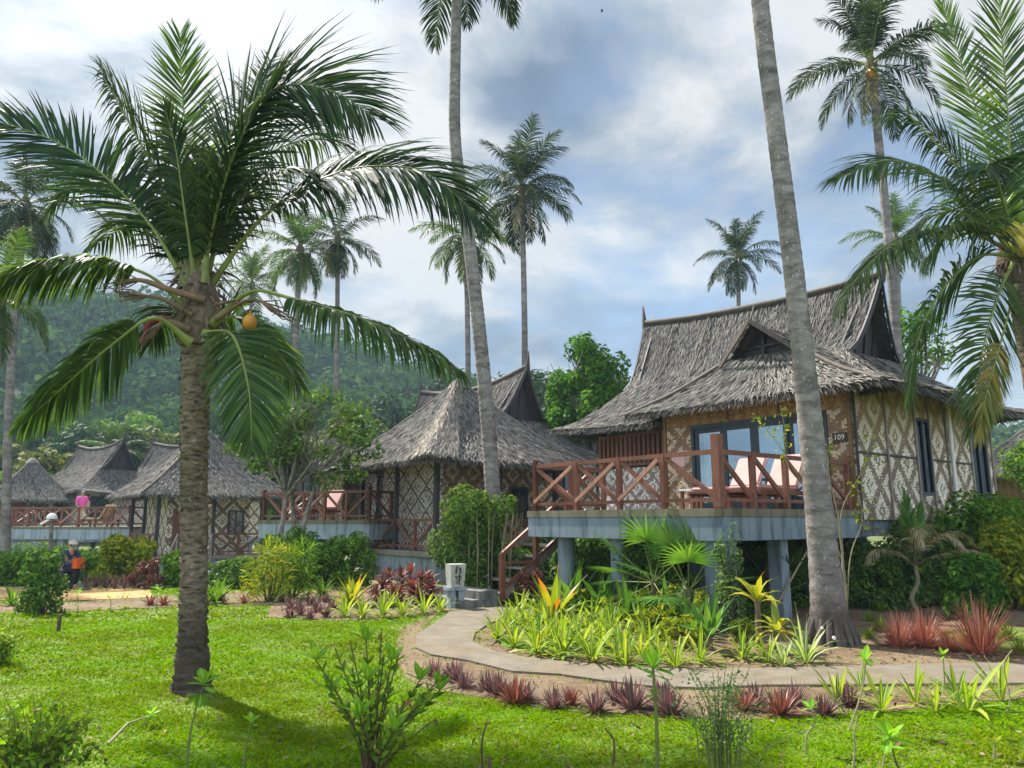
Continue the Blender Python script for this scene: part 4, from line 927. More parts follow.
def person(name, base, rz, label, J, edges, rad, cloth, hair=None, hat=None, skin=(.45,.27,.19)):
    """one skinned body; clothes are slightly larger skins over some of its bones"""
    root_loc = base
    def skin_obj(nm, bones, grow, mat, parent):
        used = sorted({a for e in bones for a in e}); idx = {n: i for i, n in enumerate(used)}
        me = bpy.data.meshes.new(nm); me.from_pydata([J[n] for n in used], [(idx[a], idx[b]) for a, b in bones], []); o = bpy.data.objects.new(nm, me); COL.objects.link(o)
        o.modifiers.new('s', 'SKIN'); sv = me.skin_vertices[0].data
        for n in used: r = rad[n] + grow; sv[idx[n]].radius = (r, r); sv[idx[n]].use_root = False
        sv[idx['hip'] if 'hip' in idx else 0].use_root = True
        o.modifiers.new('b', 'SUBSURF').levels = 2
        dg = bpy.context.evaluated_depsgraph_get(); m2 = bpy.data.meshes.new_from_object(o.evaluated_get(dg)); m2.name = nm
        bpy.data.objects.remove(o); m2.materials.clear(); m2.materials.append(mat)
        for p in m2.polygons: p.use_smooth = True
        return link(nm, m2, parent)
    sk = solid(name+'_skin', skin, .55, .1)
    body = skin_obj('person', edges, 0, sk, None); body.location = base; body.rotation_euler = (0, 0, rz); tag(body, label, 'person')
    for nm, bones, grow, col in cloth: skin_obj(nm, bones, grow, solid(nm+'_cloth', col, .85, .2, 8), body)
    if hair: m = MB(); h = np.array(J['head']); m.ball(h + [-.015,0,.035], .115, 8, 0, (1,.9,1)); m.build('hair', solid('hair', hair, .8), body)
    if hat: m = MB(); h = np.array(J['head']); m.tube([h+[0,0,.06], h+[0,0,.075]], [.13, .12], 14); m.tube([h+[0,0,.07], h+[0,0,.17]], [.12, .10], 12); m.build('hat', solid('hat', hat, .9), body)
    f = MB(); h = np.array(J['head'])
    for s_ in (-1, 1): f.ball(h + [.098, s_*.035, .01], .014, 5)
    f.build('eyes', M['ink'], body); f = MB(); f.ball(h + [.112, 0, -.02], .018, 5, 0, (1,.7,1.3)); f.build('nose', sk, body)
    return body
BONES = [('hip','chest'),('chest','neck'),('neck','head'),('chest','sl'),('sl','el'),('el','hl'),('chest','sr'),('sr','er'),('er','hr'),('hip','kl'),('kl','al'),('al','tl'),('hip','kr'),('kr','ar'),('ar','tr')]
RAD = dict(hip=.13, chest=.14, neck=.055, head=.105, sl=.06, el=.045, hl=.035, sr=.06, er=.045, hr=.035, kl=.065, al=.042, tl=.04, kr=.065, ar=.042, tr=.04)
# ================================================================== light, sky, camera
SUN_AZ, SUN_EL = math.radians(-46), math.radians(50)
SUN = np.array([math.sin(SUN_AZ)*math.cos(SUN_EL), math.cos(SUN_AZ)*math.cos(SUN_EL), math.sin(SUN_EL)])
def build_world():
    w = bpy.data.worlds.new('World'); S.world = w; w.use_nodes = True; nt = w.node_tree; nt.nodes.clear()
    out = nt.nodes.new('ShaderNodeOutputWorld'); bg = nt.nodes.new('ShaderNodeBackground'); nt.links.new(bg.outputs[0], out.inputs[0])
    sky = N(nt, 'ShaderNodeTexSky', sky_type='NISHITA'); sky.sun_disc = False; sky.sun_elevation = SUN_EL; sky.sun_rotation = SUN_AZ
    sky.air_density = 1.0; sky.dust_density = 1.0; sky.ozone_density = 1.5
    d = N(nt, 'ShaderNodeTexCoord').outputs['Generated']; sp = N(nt, 'ShaderNodeSeparateXYZ'); nt.links.new(d, sp.inputs[0])
    zz = math_(nt, 'ADD', math_(nt, 'MAXIMUM', sp.outputs[2], 0.0), .22)
    cb = N(nt, 'ShaderNodeCombineXYZ'); nt.links.new(math_(nt, 'DIVIDE', sp.outputs[0], zz), cb.inputs[0]); nt.links.new(math_(nt, 'DIVIDE', sp.outputs[1], zz), cb.inputs[1]); cb.inputs[2].default_value = 3.7
    p = cb.outputs[0]
    big = noise(nt, .62, 3, p, .5, .3); fine = noise(nt, 2.3, 12, p, .60, .25); wisp = noise(nt, .8, 8, mapv(nt, p, (1.5, .9, 1)), .6, .5)
    dens = math_(nt, 'ADD', math_(nt, 'MULTIPLY', big, .55), math_(nt, 'ADD', math_(nt, 'MULTIPLY', fine, .35), math_(nt, 'MULTIPLY', wisp, .25)))
    cov = ramp(nt, dens, [(.40, (.30,)*3), (.56, (1,1,1))])
    # cloud tone: thick grey-blue bellies to thin bright veils
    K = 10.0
    tone = ramp(nt, math_(nt, 'ADD', math_(nt, 'MULTIPLY', fine, .45), math_(nt, 'MULTIPLY', noise(nt, .85, 4, mapv(nt, p, (1, 1, 1)), .55, .6), .6)),
                [(.42, (.12,.18,.31)), (.485, (.24,.32,.455)), (.535, (.48,.56,.65)), (.60, (.92,.94,.96))])
    # towards the sun the veil of cloud glows; unseen sky behind the camera is brightened as added fill
    dp = N(nt, 'ShaderNodeVectorMath', operation='DOT_PRODUCT'); nt.links.new(d, dp.inputs[0]); dp.inputs[1].default_value = tuple(SUN)
    g1 = math_(nt, 'POWER', math_(nt, 'MAXIMUM', dp.outputs['Value'], 0.0), 16.0); g2 = math_(nt, 'POWER', math_(nt, 'MAXIMUM', dp.outputs['Value'], 0.0), 3.0)
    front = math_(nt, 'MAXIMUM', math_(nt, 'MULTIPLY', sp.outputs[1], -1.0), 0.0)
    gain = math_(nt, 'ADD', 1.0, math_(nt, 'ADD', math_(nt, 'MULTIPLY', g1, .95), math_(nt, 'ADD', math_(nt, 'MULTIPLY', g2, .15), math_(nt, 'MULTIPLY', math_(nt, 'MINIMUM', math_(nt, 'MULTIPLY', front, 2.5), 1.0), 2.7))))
    low = ramp(nt, sp.outputs[2], [(.05, (1,1,1)), (.42, (0,0,0))])
    tone = mix(nt, math_(nt, 'MULTIPLY', low, .45), tone, (.50,.62,.73))
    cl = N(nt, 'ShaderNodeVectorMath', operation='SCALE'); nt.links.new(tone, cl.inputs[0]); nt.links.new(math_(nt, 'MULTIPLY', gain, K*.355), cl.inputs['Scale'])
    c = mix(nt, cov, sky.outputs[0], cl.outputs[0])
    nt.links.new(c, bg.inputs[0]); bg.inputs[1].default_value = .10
    L = bpy.data.lights.new('sun', 'SUN'); L.energy = 5.0; L.angle = math.radians(1.2); L.color = (1.0, .95, .86)
    o = bpy.data.objects.new('sun', L); COL.objects.link(o); o.rotation_euler = Vector(tuple(-SUN)).to_track_quat('-Z', 'Y').to_euler(); o.location = (-20, 20, 40)
    cam = bpy.data.cameras.new('camera'); cam.sensor_width = 36; cam.lens = F/1024*36; cam.clip_end = 3000; cam.clip_start = .05
    c = bpy.data.objects.new('camera', cam); COL.objects.link(c); c.location = tuple(CAM); c.rotation_euler = (math.pi/2 + PITCH, 0, 0); S.camera = c
    S.view_settings.view_transform = 'Standard'; S.view_settings.look = 'None'; S.view_settings.exposure = EXPO; S.view_settings.gamma = 1
    S.cycles.use_denoising = True; S.cycles.max_bounces = 8; S.cycles.transparent_max_bounces = 8; S.cycles.volume_bounces = 0
    S.cycles.caustics_reflective = False; S.cycles.caustics_refractive = False
EXPO = 1.27
def build_haze():
    mb = MB(); mb.bx(-760, 760, -60, 760, -4, 95); m = bpy.data.materials.new('haze_air'); m.use_nodes = True; nt = m.node_tree; nt.nodes.clear(); out = nt.nodes.new('ShaderNodeOutputMaterial')
    v = nt.nodes.new('ShaderNodeVolumePrincipled'); v.inputs['Color'].default_value = (.60,.82,1.0,1); v.inputs['Density'].default_value = .0005; v.inputs['Anisotropy'].default_value = .0
    nt.links.new(v.outputs[0], out.inputs['Volume']); o = mb.build('haze', m); tag(o, kind='stuff'); o['label'] = 'thin bluish haze over the distant hillside'; o['category'] = 'haze'

# ================================================================== foreground palm
def front_palm():
    b = gp(192, 692); Y0 = b[1]; b[2] = 0; q = lambda x, y, dy=0: at(x, y, Y0+dy) - b
    root = empty('coconut_palm', b, 0, 'young coconut palm on the lawn with a stout ringed brown trunk and broad crown', 'palm tree', None)
    P, rad = rings([(0,0,-.05), q(194,560), q(194,450), q(197,345), q(199,300)], [.18,.142,.138,.142,.150,.160,.16], .075, .09, (.26,.28))
    mb = MB(); mb.tube(P, rad, 22, 0, jit=.045)
    # torn collars left by old fronds
    cb = mb; k = 420; s = RNG.random(k)**.75; i = (s*(len(P)-1)).astype(int); a = RNG.uniform(0, 6.28, k); rr = rad[i]*1.0
    D = np.stack([np.cos(a), np.sin(a), np.zeros(k)], 1)
    cb.strips(P[i] + D*rr[:, None]*.97, D*.35 + np.array([0,0,-1])*RNG.choice([1,1,-.4], k)[:, None], np.stack([-np.sin(a), np.cos(a), 0*a], 1), RNG.uniform(.02,.05,k), RNG.uniform(.04,.11,k), .15, 2, [1,.9,.5])
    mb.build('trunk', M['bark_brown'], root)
    # fibrous crown shaft with stubs
    fb = MB(); fb.tube([q(197,346), q(198,330), q(199,310), q(200,292), q(200,272)], [.17,.225,.235,.18,.08], 14, 0, jit=.12)
    k = 220; zt = RNG.random(k); C = np.array([q(198,340)*(1-t)+q(200,262)*t for t in zt]); a = RNG.uniform(0, 6.28, k); D = np.stack([np.cos(a), np.sin(a), 0*a], 1)
    fb.strips(C + D*.20, D*.6 + [0,0,-.5] + RNG.normal(size=(k,3))*.4, RNG.normal(size=(k,3)), RNG.uniform(.08,.34,k), RNG.uniform(.015,.05,k), .25, 3, [1,.8,.5,.1]); fb.build('crown_shaft', M['fibre'], root)
    for pts, r in (([(205,300),(170,290),(140,280),(118,284)], .028), ([(192,315),(160,298),(128,296)], .02), ([(190,330),(165,322),(150,338)], .03), ([(215,320),(250,300),(282,312)], .018), ([(205,335),(212,350),(214,372)], .03)):
        sb = MB(); C = bez([q(x, y, -.25-.1*i) for i, (x, y) in enumerate(pts)], 12); sb.tube(C, np.linspace(r*1.5, r*.6, len(C)), 7, 0); e = C[-1]
        for i in range(9): sb.tube([C[-5], e+RNG.normal(size=3)*.06, e + (C[-1]-C[-6])*.5 + RNG.normal(size=3)*.12 - [0,0,.05]], [.010,.007,.003], 4, 0)
        sb.build('flower_stalk', M['dead'], root)
    sp = MB(); C = bez([q(170,318,-.3), q(150,322,-.35), q(142,345,-.35)], 8); sp.tube(C, np.interp(np.linspace(0,1,len(C)), [0,.4,1], [.02,.05,.008]), 8); sp.build('spathe', M['spathe'], root)
    link('coconut', NUT['nut_orange'], root, q(250,315,-.3), 0, .62)
    nb = MB(); nb.tube([q(215,305,-.2), q(235,300,-.3), q(250,316,-.3)], [.02,.012,.008], 6); nb.build('fruit_stalk', M['dead'], root)
    # fronds: picture points with depth offset, side direction, droop, leaflet length
    up, fl = (0,.5,.87), (0,1,0)
    FR = [
     ([(193,275,0),(150,225,-.1),(85,160,-.3),(20,128,-.5),(-60,112,-.7)], (.0,.55,.84), .12, 78, .66, .05, 'palm_dark', .24),
     ([(194,262,.1),(165,190,.3),(135,134,.6),(100,70,1.0)], (.55,-.75,.2), .34, 60, .62, .0, 'palm_dark', .1),
     ([(198,258,.2),(188,160,.4),(182,88,.4),(180,34,.2)], (1,.1,0), .035, 60, .58, .02, 'palm_mid', .16),
     ([(205,260,-.1),(212,195,-.1),(240,118,-.3),(285,86,-.5),(335,92,-.7),(375,118,-.8)], (-.35,.35,.85), .17, 96, .95, .03, 'palm_dark', .22),
     ([(208,265,.1),(265,215,-.1),(340,172,-.3),(410,168,-.5),(450,190,-.6),(482,222,-.7)], (.1,.65,.75), .26, 90, .86, .03, 'palm_dark', .28),
     ([(212,300,-.1),(250,292,-.3),(290,298,-.5),(360,318,-.7),(420,345,-.8),(462,372,-.9)], (.1,1,.35), .55, 84, .56, .0, 'palm_mid', .36),
     ([(206,310,-.3),(232,335,-.6),(248,385,-.8),(252,445,-.8)], (.95,.3,.2), .16, 56, .44, .0, 'palm_mid', .12),
     ([(192,290,-.1),(150,276,-.3),(100,263,-.5),(50,266,-.7),(-20,284,-.9)], (.0,1,-.1), .55, 84, .50, .0, 'palm_mid', .34),
     ([(190,318,-.3),(155,318,-.6),(115,342,-.9),(65,385,-1.1),(22,425,-1.2)], (.3,1,-.1), .42, 70, .46, .0, 'palm_mid', .32),
     ([(203,262,.3),(235,195,.7),(275,150,1.2),(330,140,1.8),(380,165,2.2)], (.1,.9,.35), .36, 66, .72, .0, 'palm_dark', .12),
     ([(197,268,.3),(205,215,.9),(220,165,1.5),(245,130,2.1)], (.9,-.3,.2), .20, 60, .70, .0, 'palm_dark', .12),
     ([(200,262,.0),(222,190,-.3),(245,130,-.5),(262,100,-.6),(285,62,-.6)], (.3,.4,.85), .12, 60, .50, .0, 'palm_dark', .14),
     ([(194,272,.3),(160,235,.9),(130,225,1.4),(95,245,1.9)], (.1,1,.1), .40, 56, .60, .0, 'palm_dark', .14),
     ([(208,300,.2),(240,318,.5),(275,350,.7),(300,385,.8)], (.5,.8,.2), .35, 50, .50, .0, 'palm_mid', .12),
     ([(194,300,.3),(170,310,.7),(150,345,1.0)], (.4,.9,.1), .35, 40, .45, .0, 'palm_dark', .12),
     ([(196,270,.2),(160,215,.5),(120,180,.8),(75,185,1.1),(45,215,1.3)], (.0,.9,.4), .32, 60, .60, .0, 'palm_dark', .14),
     ([(204,268,.3),(230,190,.8),(255,120,1.3),(270,60,1.6)], (.8,.3,.5), .14, 60, .62, .0, 'palm_dark', .14),
     ([(200,255,.05),(198,205,.0),(200,150,-.2)], (.9,.4,.0), .05, 40, .32, .3, 'palm_mid', .2),
     ([(202,262,.2),(230,215,.0),(262,180,-.2),(300,170,-.3),(335,195,-.3)], (.0,.9,.4), .30, 62, .55, .0, 'palm_dark', .16),
     ([(196,262,.0),(184,205,-.2),(176,150,-.3),(165,108,-.4)], (.8,-.5,.1), .30, 54, .42, .0, 'palm_dark', .16),
    ]
    for pts, side, dr, nl, Lm, vee, mat, st in FR:
        mb = MB(); pts = [(pts[0][0], pts[0][1]+24, pts[0][2])] + list(pts[1:]); frond(mb, [q(*p) for p in pts], int(nl*1.6), Lm*1.36, .036, dr*.95, st, 56, side=side, rad=.020, vee=vee, jit=.13, base=3.0)
        mb.build('frond', [M['rachis'], M[mat]], root)

def right_palm():
    Y0 = 12.2; b = np.array([at(1062, 620, Y0+.3)[0], Y0+.3, 0.0]); q = lambda x, y, dy=0: at(x, y, Y0+dy) - b
    root = empty('coconut_palm', b, 0, 'coconut palm with green and yellow nuts, fronds hanging over the large bungalow\'s eave', 'palm tree', None)
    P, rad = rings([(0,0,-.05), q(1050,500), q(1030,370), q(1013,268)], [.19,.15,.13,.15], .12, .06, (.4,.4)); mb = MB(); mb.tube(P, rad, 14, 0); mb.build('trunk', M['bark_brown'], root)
    fb = MB(); fb.tube([q(1016,285), q(1012,262), q(1010,232)], [.16,.24,.12], 12, 0, jit=.14); k = 90; a = RNG.uniform(0, 6.28, k); D = np.stack([np.cos(a), np.sin(a), 0*a], 1)
    fb.strips(q(1013,262) + D*.18, D + [0,0,-.8] + RNG.normal(size=(k,3))*.4, RNG.normal(size=(k,3)), RNG.uniform(.1,.6,k), .03, .3, 3, [1,.8,.5,.1]); fb.build('crown_shaft', M['fibre'], root)
    FR = [
     ([(1008,240,0),(985,215,-.2),(945,180,-.4),(890,160,-.6),(838,178,-.8)], (.0,.8,.6), .30, 70, .95, .0, 'palm_mid', .14),
     ([(1008,250,0),(960,228,-.3),(905,238,-.5),(865,268,-.7),(838,310,-.8)], (.0,1,.2), .42, 66, .85, .0, 'palm_mid', .14),
     ([(1010,255,-.2),(975,258,-.6),(935,300,-.9),(915,350,-1.0),(908,402,-1.0)], (.7,.7,.1), .28, 60, .75, .0, 'palm_mid', .16),
     ([(1014,262,-.2),(1000,290,-.6),(985,340,-.8),(975,400,-.9),(972,432,-.9)], (.9,.35,.1), .16, 56, .80, .0, 'palm_mid', .16),
     ([(1008,236,.1),(985,140,.3),(962,65,.4),(942,2,.3)], (1,.2,0), .05, 60, .75, .03, 'palm_mid', .16),
     ([(1012,236,0),(1008,120,-.2),(1002,40,-.5),(998,-30,-.9)], (1,.2,.1), .06, 60, .8, .03, 'palm_mid', .16),
     ([(1008,240,.1),(960,170,.4),(905,110,.6),(858,45,.7)], (.6,.3,.75), .12, 8, .3, .03, 'palm_dark', .3),
     ([(1006,240,.3),(960,165,.9),(915,120,1.4),(872,118,1.9)], (.1,.9,.4), .35, 58, .8, .0, 'palm_dark', .14),
     ([(1008,245,.3),(975,215,.8),(935,215,1.2),(885,250,1.6)], (.1,1,.1), .42, 56, .8, .0, 'palm_dark', .14),
     ([(1014,238,.2),(1040,150,.5),(1075,80,.8)], (.8,.4,-.3), .2, 50, .9, .0, 'palm_mid', .14),
     ([(1016,245,0),(1060,190,0),(1120,180,0),(1170,220,0)], (0,1,.2), .35, 54, .8, .0, 'palm_mid', .14),
     ([(1018,255,-.2),(1050,270,-.6),(1075,330,-.8),(1080,400,-.9)], (.6,.7,.1), .3, 50, .8, .0, 'palm_mid', .14),
     ([(1014,240,-.3),(1000,190,-.9),(990,165,-1.5),(985,170,-2.1)], (.95,.2,.1), .36, 54, .8, .0, 'palm_dark', .14),
     ([(1010,250,-.3),(985,225,-1.0),(955,225,-1.6),(925,260,-2.0)], (.5,.8,.1), .40, 54, .75, .0, 'palm_mid', .14),
    ]
    for pts, side, dr, nl, Lm, vee, mat, st in FR:
        mb = MB(); frond(mb, [q(*p) for p in pts], int(nl*1.4), Lm*1.32, .046, dr*.9, st, 56, side=side, rad=.024, vee=vee, jit=.08); mb.build('frond', [M['rachis'], M[mat]], root)
    yb = MB(); frond(yb, [q(1016,285,-.4), q(1000,345,-.8), q(985,400,-.9), q(978,440,-.9)], 40, .62, .05, .22, .45, 50, side=(1,.2,.1), rad=.02, vee=0); yb.build('yellowing_frond', [M['rachis'], M['palm_yellow']], root)
    for (x, y, k, s) in ((1000,205,'nut_green',1.0),(1013,200,'nut_green',1.05),(1006,215,'nut_green',.95),(1019,212,'nut_green',1),(1012,226,'nut_yellow',1),(1021,230,'nut_yellow',1.1),(1016,240,'nut_yellow',1.0),(1025,244,'nut_yellow',1),(998,222,'nut_green',.8)):
        link('coconut', NUT[k], root, q(x, y-4, -.42), 0, s)
    for x0 in (1002, 1018): nb = MB(); nb.tube([q(1012,250,-.1), q(x0,205,-.35), q(x0+4,215,-.42)], [.03,.02,.012], 6); nb.build('fruit_stalk', M['dead'], root)

def palms():
    front_palm(); right_palm()
    # tall leaning grey trunk at the deck
    Y = gp(832, 645)[1]; b = gp(832, 645); q = lambda x, y, dy=0: at(x, y, Y+dy)
    root = empty('coconut_palm', b, 0, 'tall coconut palm with a thick leaning grey trunk and flared foot before the deck', 'palm tree', 'tall coconut palms')
    top = q(738, -240, .3)
    P, rad = rings([(0,0,-.05), q(818,500)-b, q(797,300)-b, q(776,130)-b, q(760,0)-b, top-b], [.235,.185,.155,.145,.140,.138,.13], .16, .035, (.62,.34)); mb = MB(); mb.tube(P, rad, 24, 0, jit=.02)
    for i in range(16):
        a = i/16*6.28 + RNG.uniform(-.2,.2); d = np.array([math.cos(a), math.sin(a), 0]); mb.tube([d*.24+(0,0,.36), d*.33+(0,0,.14), d*RNG.uniform(.38,.44)+(0,0,-.05)], [.045,.05,.035], 6, 0)
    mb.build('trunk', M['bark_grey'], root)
    for (x, y, r) in ((822,628,.02),(834,638,.027)): t = MB(); p = q(x, y, -.42)-b; t.tube([p, p+(0,-.012,0)], [r, r*.9], 14); t.build('tree_tag', M['white_paint'], root)
    a = 0
    for k, c in zip(('up','mid','flat','low'), (4,6,6,1)):
        for i in range(c): a += 2.4; link('frond', FV[k,'palm_mid'][i % 2], root, top-b, a, 1.1)
    # tall thin one behind the pavilion, crown at the top of the picture
    Y = 18.4; b = np.array([at(500,560,Y)[0], Y, 0.0]); q = lambda x, y: at(x, y, Y)
    palm('tall slender coconut palm curving up in front of the middle thatched pavilion', b, q(459,-72), .20, .135, 'palm_far', 1.0, (2,4,6,6,4,2,1), [q(486,400), q(470,250), q(456,150), q(455,70)], seed=3, bark='bark_grey')
    T = [((522,190),34,(520,400),.17,.12,'palm_far',1.0,(2,5,6,6,5,4,2),'dense dark coconut palm with a straight thin trunk behind the middle thatched ridge',7),
         ((466,238),38,(466,420),.17,.13,'palm_mid',.95,(1,2,4,6,5,5,2),'coconut palm half hidden behind the curving slender trunk, left of the dense dark crown',5),
         ((871,66),26,(893,400),.20,.14,'palm_far',1.02,(3,4,4,4,3,3,2),'tall coconut palm with orange nuts rising behind the right end of the large roof',9),
         ((738,258),46,(736,420),.17,.13,'palm_far',.92,(2,4,5,5,4,3,1),'small coconut palm crown showing over the ridge of the large thatched roof',4),
         ((896,240),44,(898,420),.17,.13,'palm_mid',.95,(2,3,4,4,3,2,1),'bushy coconut palm behind the tall orange-nut palm, only its crown above the roof',8),
         ((25,205),30,(14,500),.18,.13,'palm_far',.95,(1,2,4,4,5,6,5),'tall pale-trunked coconut palm at the left edge with drooping dry fronds',12),
         ((300,250),40,(298,460),.19,.14,'palm_mid',.95,(1,3,4,5,4,4,3),'coconut palm behind the plumeria, left one of two pale trunks',14),
         ((338,240),42,(334,460),.16,.13,'palm_far',.9,(1,2,3,4,4,5,4),'coconut palm behind the plumeria, right one of two pale trunks',15),
         ((252,285),56,(252,450),.17,.13,'palm_mid',.95,(2,4,5,4,4,2,0),'small bright coconut palm seen just right of the young palm\'s trunk top',16),
         ((112,452),60,(112,505),.17,.15,'palm_mid',.85,(2,4,5,5,4,2,1),'low coconut palm among the trees behind the left thatched roofs',18),
         ((-2,300),24,(-14,520),.17,.14,'palm_mid',.75,(1,2,3,4,4,4,2),'yellowish coconut palm cut by the left edge of the picture',21)]
    for (cx, cy), Y, (bx, by), r0, r1, col, sc, cnt, lab, sd in T:
        c = at(cx, cy, Y); b = at(bx, by, Y); b[2] = float(gz(b[0], b[1])) - .1; ex = []
        nuts = [(RNG.normal()*.16-.05, -.22+RNG.normal()*.06, -.12-RNG.random()*.3, 'nut_orange', 1.0) for _ in range(9)] if sd == 9 else None
        mid = (b + c)/2 + np.array([(c[0]-b[0])*.12 + (.15 if sd % 2 else -.1), 0, 0])
        palm(lab, b, c, r0, r1, col, sc, cnt, [mid], nuts, 'tall coconut palms', sd, 'bark_far')
# ================================================================== trees, shrubs, beds, people
def P_(px, py): return gp(px, py)
def backdrop_trees(hz):
    tree('bright green broad-leaved tree growing behind the left end of the large bungalow', (2.9,29.5,-.05), 9, (0.2,0,6.3), 2.5, 2.2, 2.9, 9000, .24, 'leaf_bright', 56, 34, .15, None, lobe=(.13,.25))
    tree('sparse leafy tree with bare twigs behind the right end of the large roof', (15.2,28,-.05), 8.5, (-.2,0,8.0), 1.7, 1.5, 1.9, 1100, .24, 'leaf_bright', 12, 12, .12, None)
    for px, top, Y, w, mat, lab in ((575,350,68,6.5,'leaf_dark','big dark rounded tree on the skyline behind the bright green tree'), (625,368,75,5.5,'leaf_dark','dark tree on the skyline beside the large bungalow\'s left finial'), (520,372,78,5,'leaf_dark','dark tree on the skyline just left of the thin straight palm trunk')):
        x = at(px, 500, Y)[0]; H = at(px, top, Y)[2]; tree(lab, (x, Y, -.5), H, (0,0,H*.68), w, w*.9, H*.36, 5200, .75, mat, 22, 12, .3, 'big trees on the skyline', shell=.4)
    tree('grey-stemmed plumeria with thin trunks, sparse leaves and white blossoms beside the middle deck', np.array([-6.35,22.6,float(gz(-6.35,22.6))]), 6, (.35,.2,4.2), 2.75, 1.7, 1.75, 4600, .20, 'leaf_plum', 52, 46, .085, None, 'bark_tree', .36, 'plumeria_tree', .6, 3, flowers=34, lobe=(.11,.21))
    tree('twiggy green tree at the right edge behind the large bungalow\'s far corner', (16.6,23.2,-.05), 5, (.3,0,3.3), 1.7, 1.6, 1.6, 3400, .19, 'leaf_hedge', 20, 16, .09, None, multi=2)
    tree('leafy tree at the right edge above the distant thatched roof', (25.0,32.5,-.05), 6, (0,0,4.3), 3.0, 2.5, 1.7, 4200, .26, 'leaf_hedge', 18, 10, .15, None)
    # nearer wood at the foot of the hill: each tree its own
    src = []
    for mat, w, H in (('leaf_olive',4.2,8.5),('leaf_dark',4.4,9.5),('leaf_hedge',3.6,7.2),('leaf_forest',4.8,10)):
        src.append((tree('src', (0,0,-200), H, (0,0,H*.62), w, w*.9, H*.40, 3400, .62, mat, 20, 9, .2, None, shell=.45), H))
    spots = [(15,436,62,0),(52,428,78,1),(92,418,85,3),(128,432,66,1),(72,446,58,0),(150,414,92,2),(182,424,80,0),(232,410,86,1),(262,432,64,2),(300,402,90,3),(338,418,76,0),(372,404,84,2),(402,398,88,1),(430,400,95,3),(455,385,98,1),(490,380,90,3),(545,395,70,2),(35,408,96,3),(120,405,99,2),(205,402,97,3),(270,400,99,0),(0,452,54,2),(352,432,60,1),(660,392,92,3),(1010,440,60,2),(1040,432,72,1),(985,438,66,0)]
    what = ['olive green tree', 'dark rounded tree', 'light green tree', 'deep green spreading tree']
    near = ['at the far left edge behind the thatched roofs','above the left edge saddle roof','between the left edge palm and the far saddle roof','right above the far saddle roof','close behind the far left pavilion roof','up the slope left of the young palm trunk','hidden mostly by the young palm trunk','just right of the young palm trunk','behind the drooping frond right of the trunk','between the two pale palm trunks, farther up','behind the right one of the pale palm trunks','above the wing roof of the middle bungalow','left of the middle saddle ridge','close above the middle saddle ridge','behind the curving slender palm trunk','right of the curving slender palm trunk','left of the bright green tree','high on the left slope behind the pale palm trunk','high on the slope above the far saddle roof','high on the slope behind the young palm','high on the slope above the plumeria','at the left edge beside the small roofs','behind the plumeria crown','low beside the large bungalow\'s left finial','at the right edge behind the twiggy tree','beyond the right edge of the large roof','low behind the far corner of the large bungalow']
    for i, ((px, top, Y, k), nr) in enumerate(zip(spots, near)):
        o, H = src[k]; x = at(px, 500, Y)[0]; z0 = max(float(gz(x, Y)), float(hz(np.array(x), np.array(float(Y)))) if Y > 75 else -1) - .3; zt = at(px, top, Y)[2]; sc = max(.45, (zt-z0)/(H*1.0))
        c = copy_tree(o); c.location = (x, Y, z0); c.scale = (min(1.5, max(sc, .8)),)*2 + (sc,); c.rotation_euler = (0,0,RNG.uniform(0,6.28)); tag(c, what[k] + ' ' + nr, 'tree', 'trees at the foot of the hill')
    for o, _ in src:
        for ch in list(o.children): bpy.data.objects.remove(ch)
        bpy.data.objects.remove(o)

def clone_set(name, variants, mat, spots, labels, cat, group, part='leaves'):
    """plants of one kind, each an object of its own: spots = (px, py, scale)"""
    mes = [v.mesh(part, M[mat] if isinstance(mat, str) else [M[k] for k in mat]) for v in variants]
    for i, (px, py, sc) in enumerate(spots):
        p = P_(px, py); o = link(name, mes[i % len(mes)], None, p, RNG.uniform(0, 6.28), sc*RNG.uniform(.94, 1.06)); o.location.z += .0
        tag(o, labels(i) if callable(labels) else labels[i], cat, group)

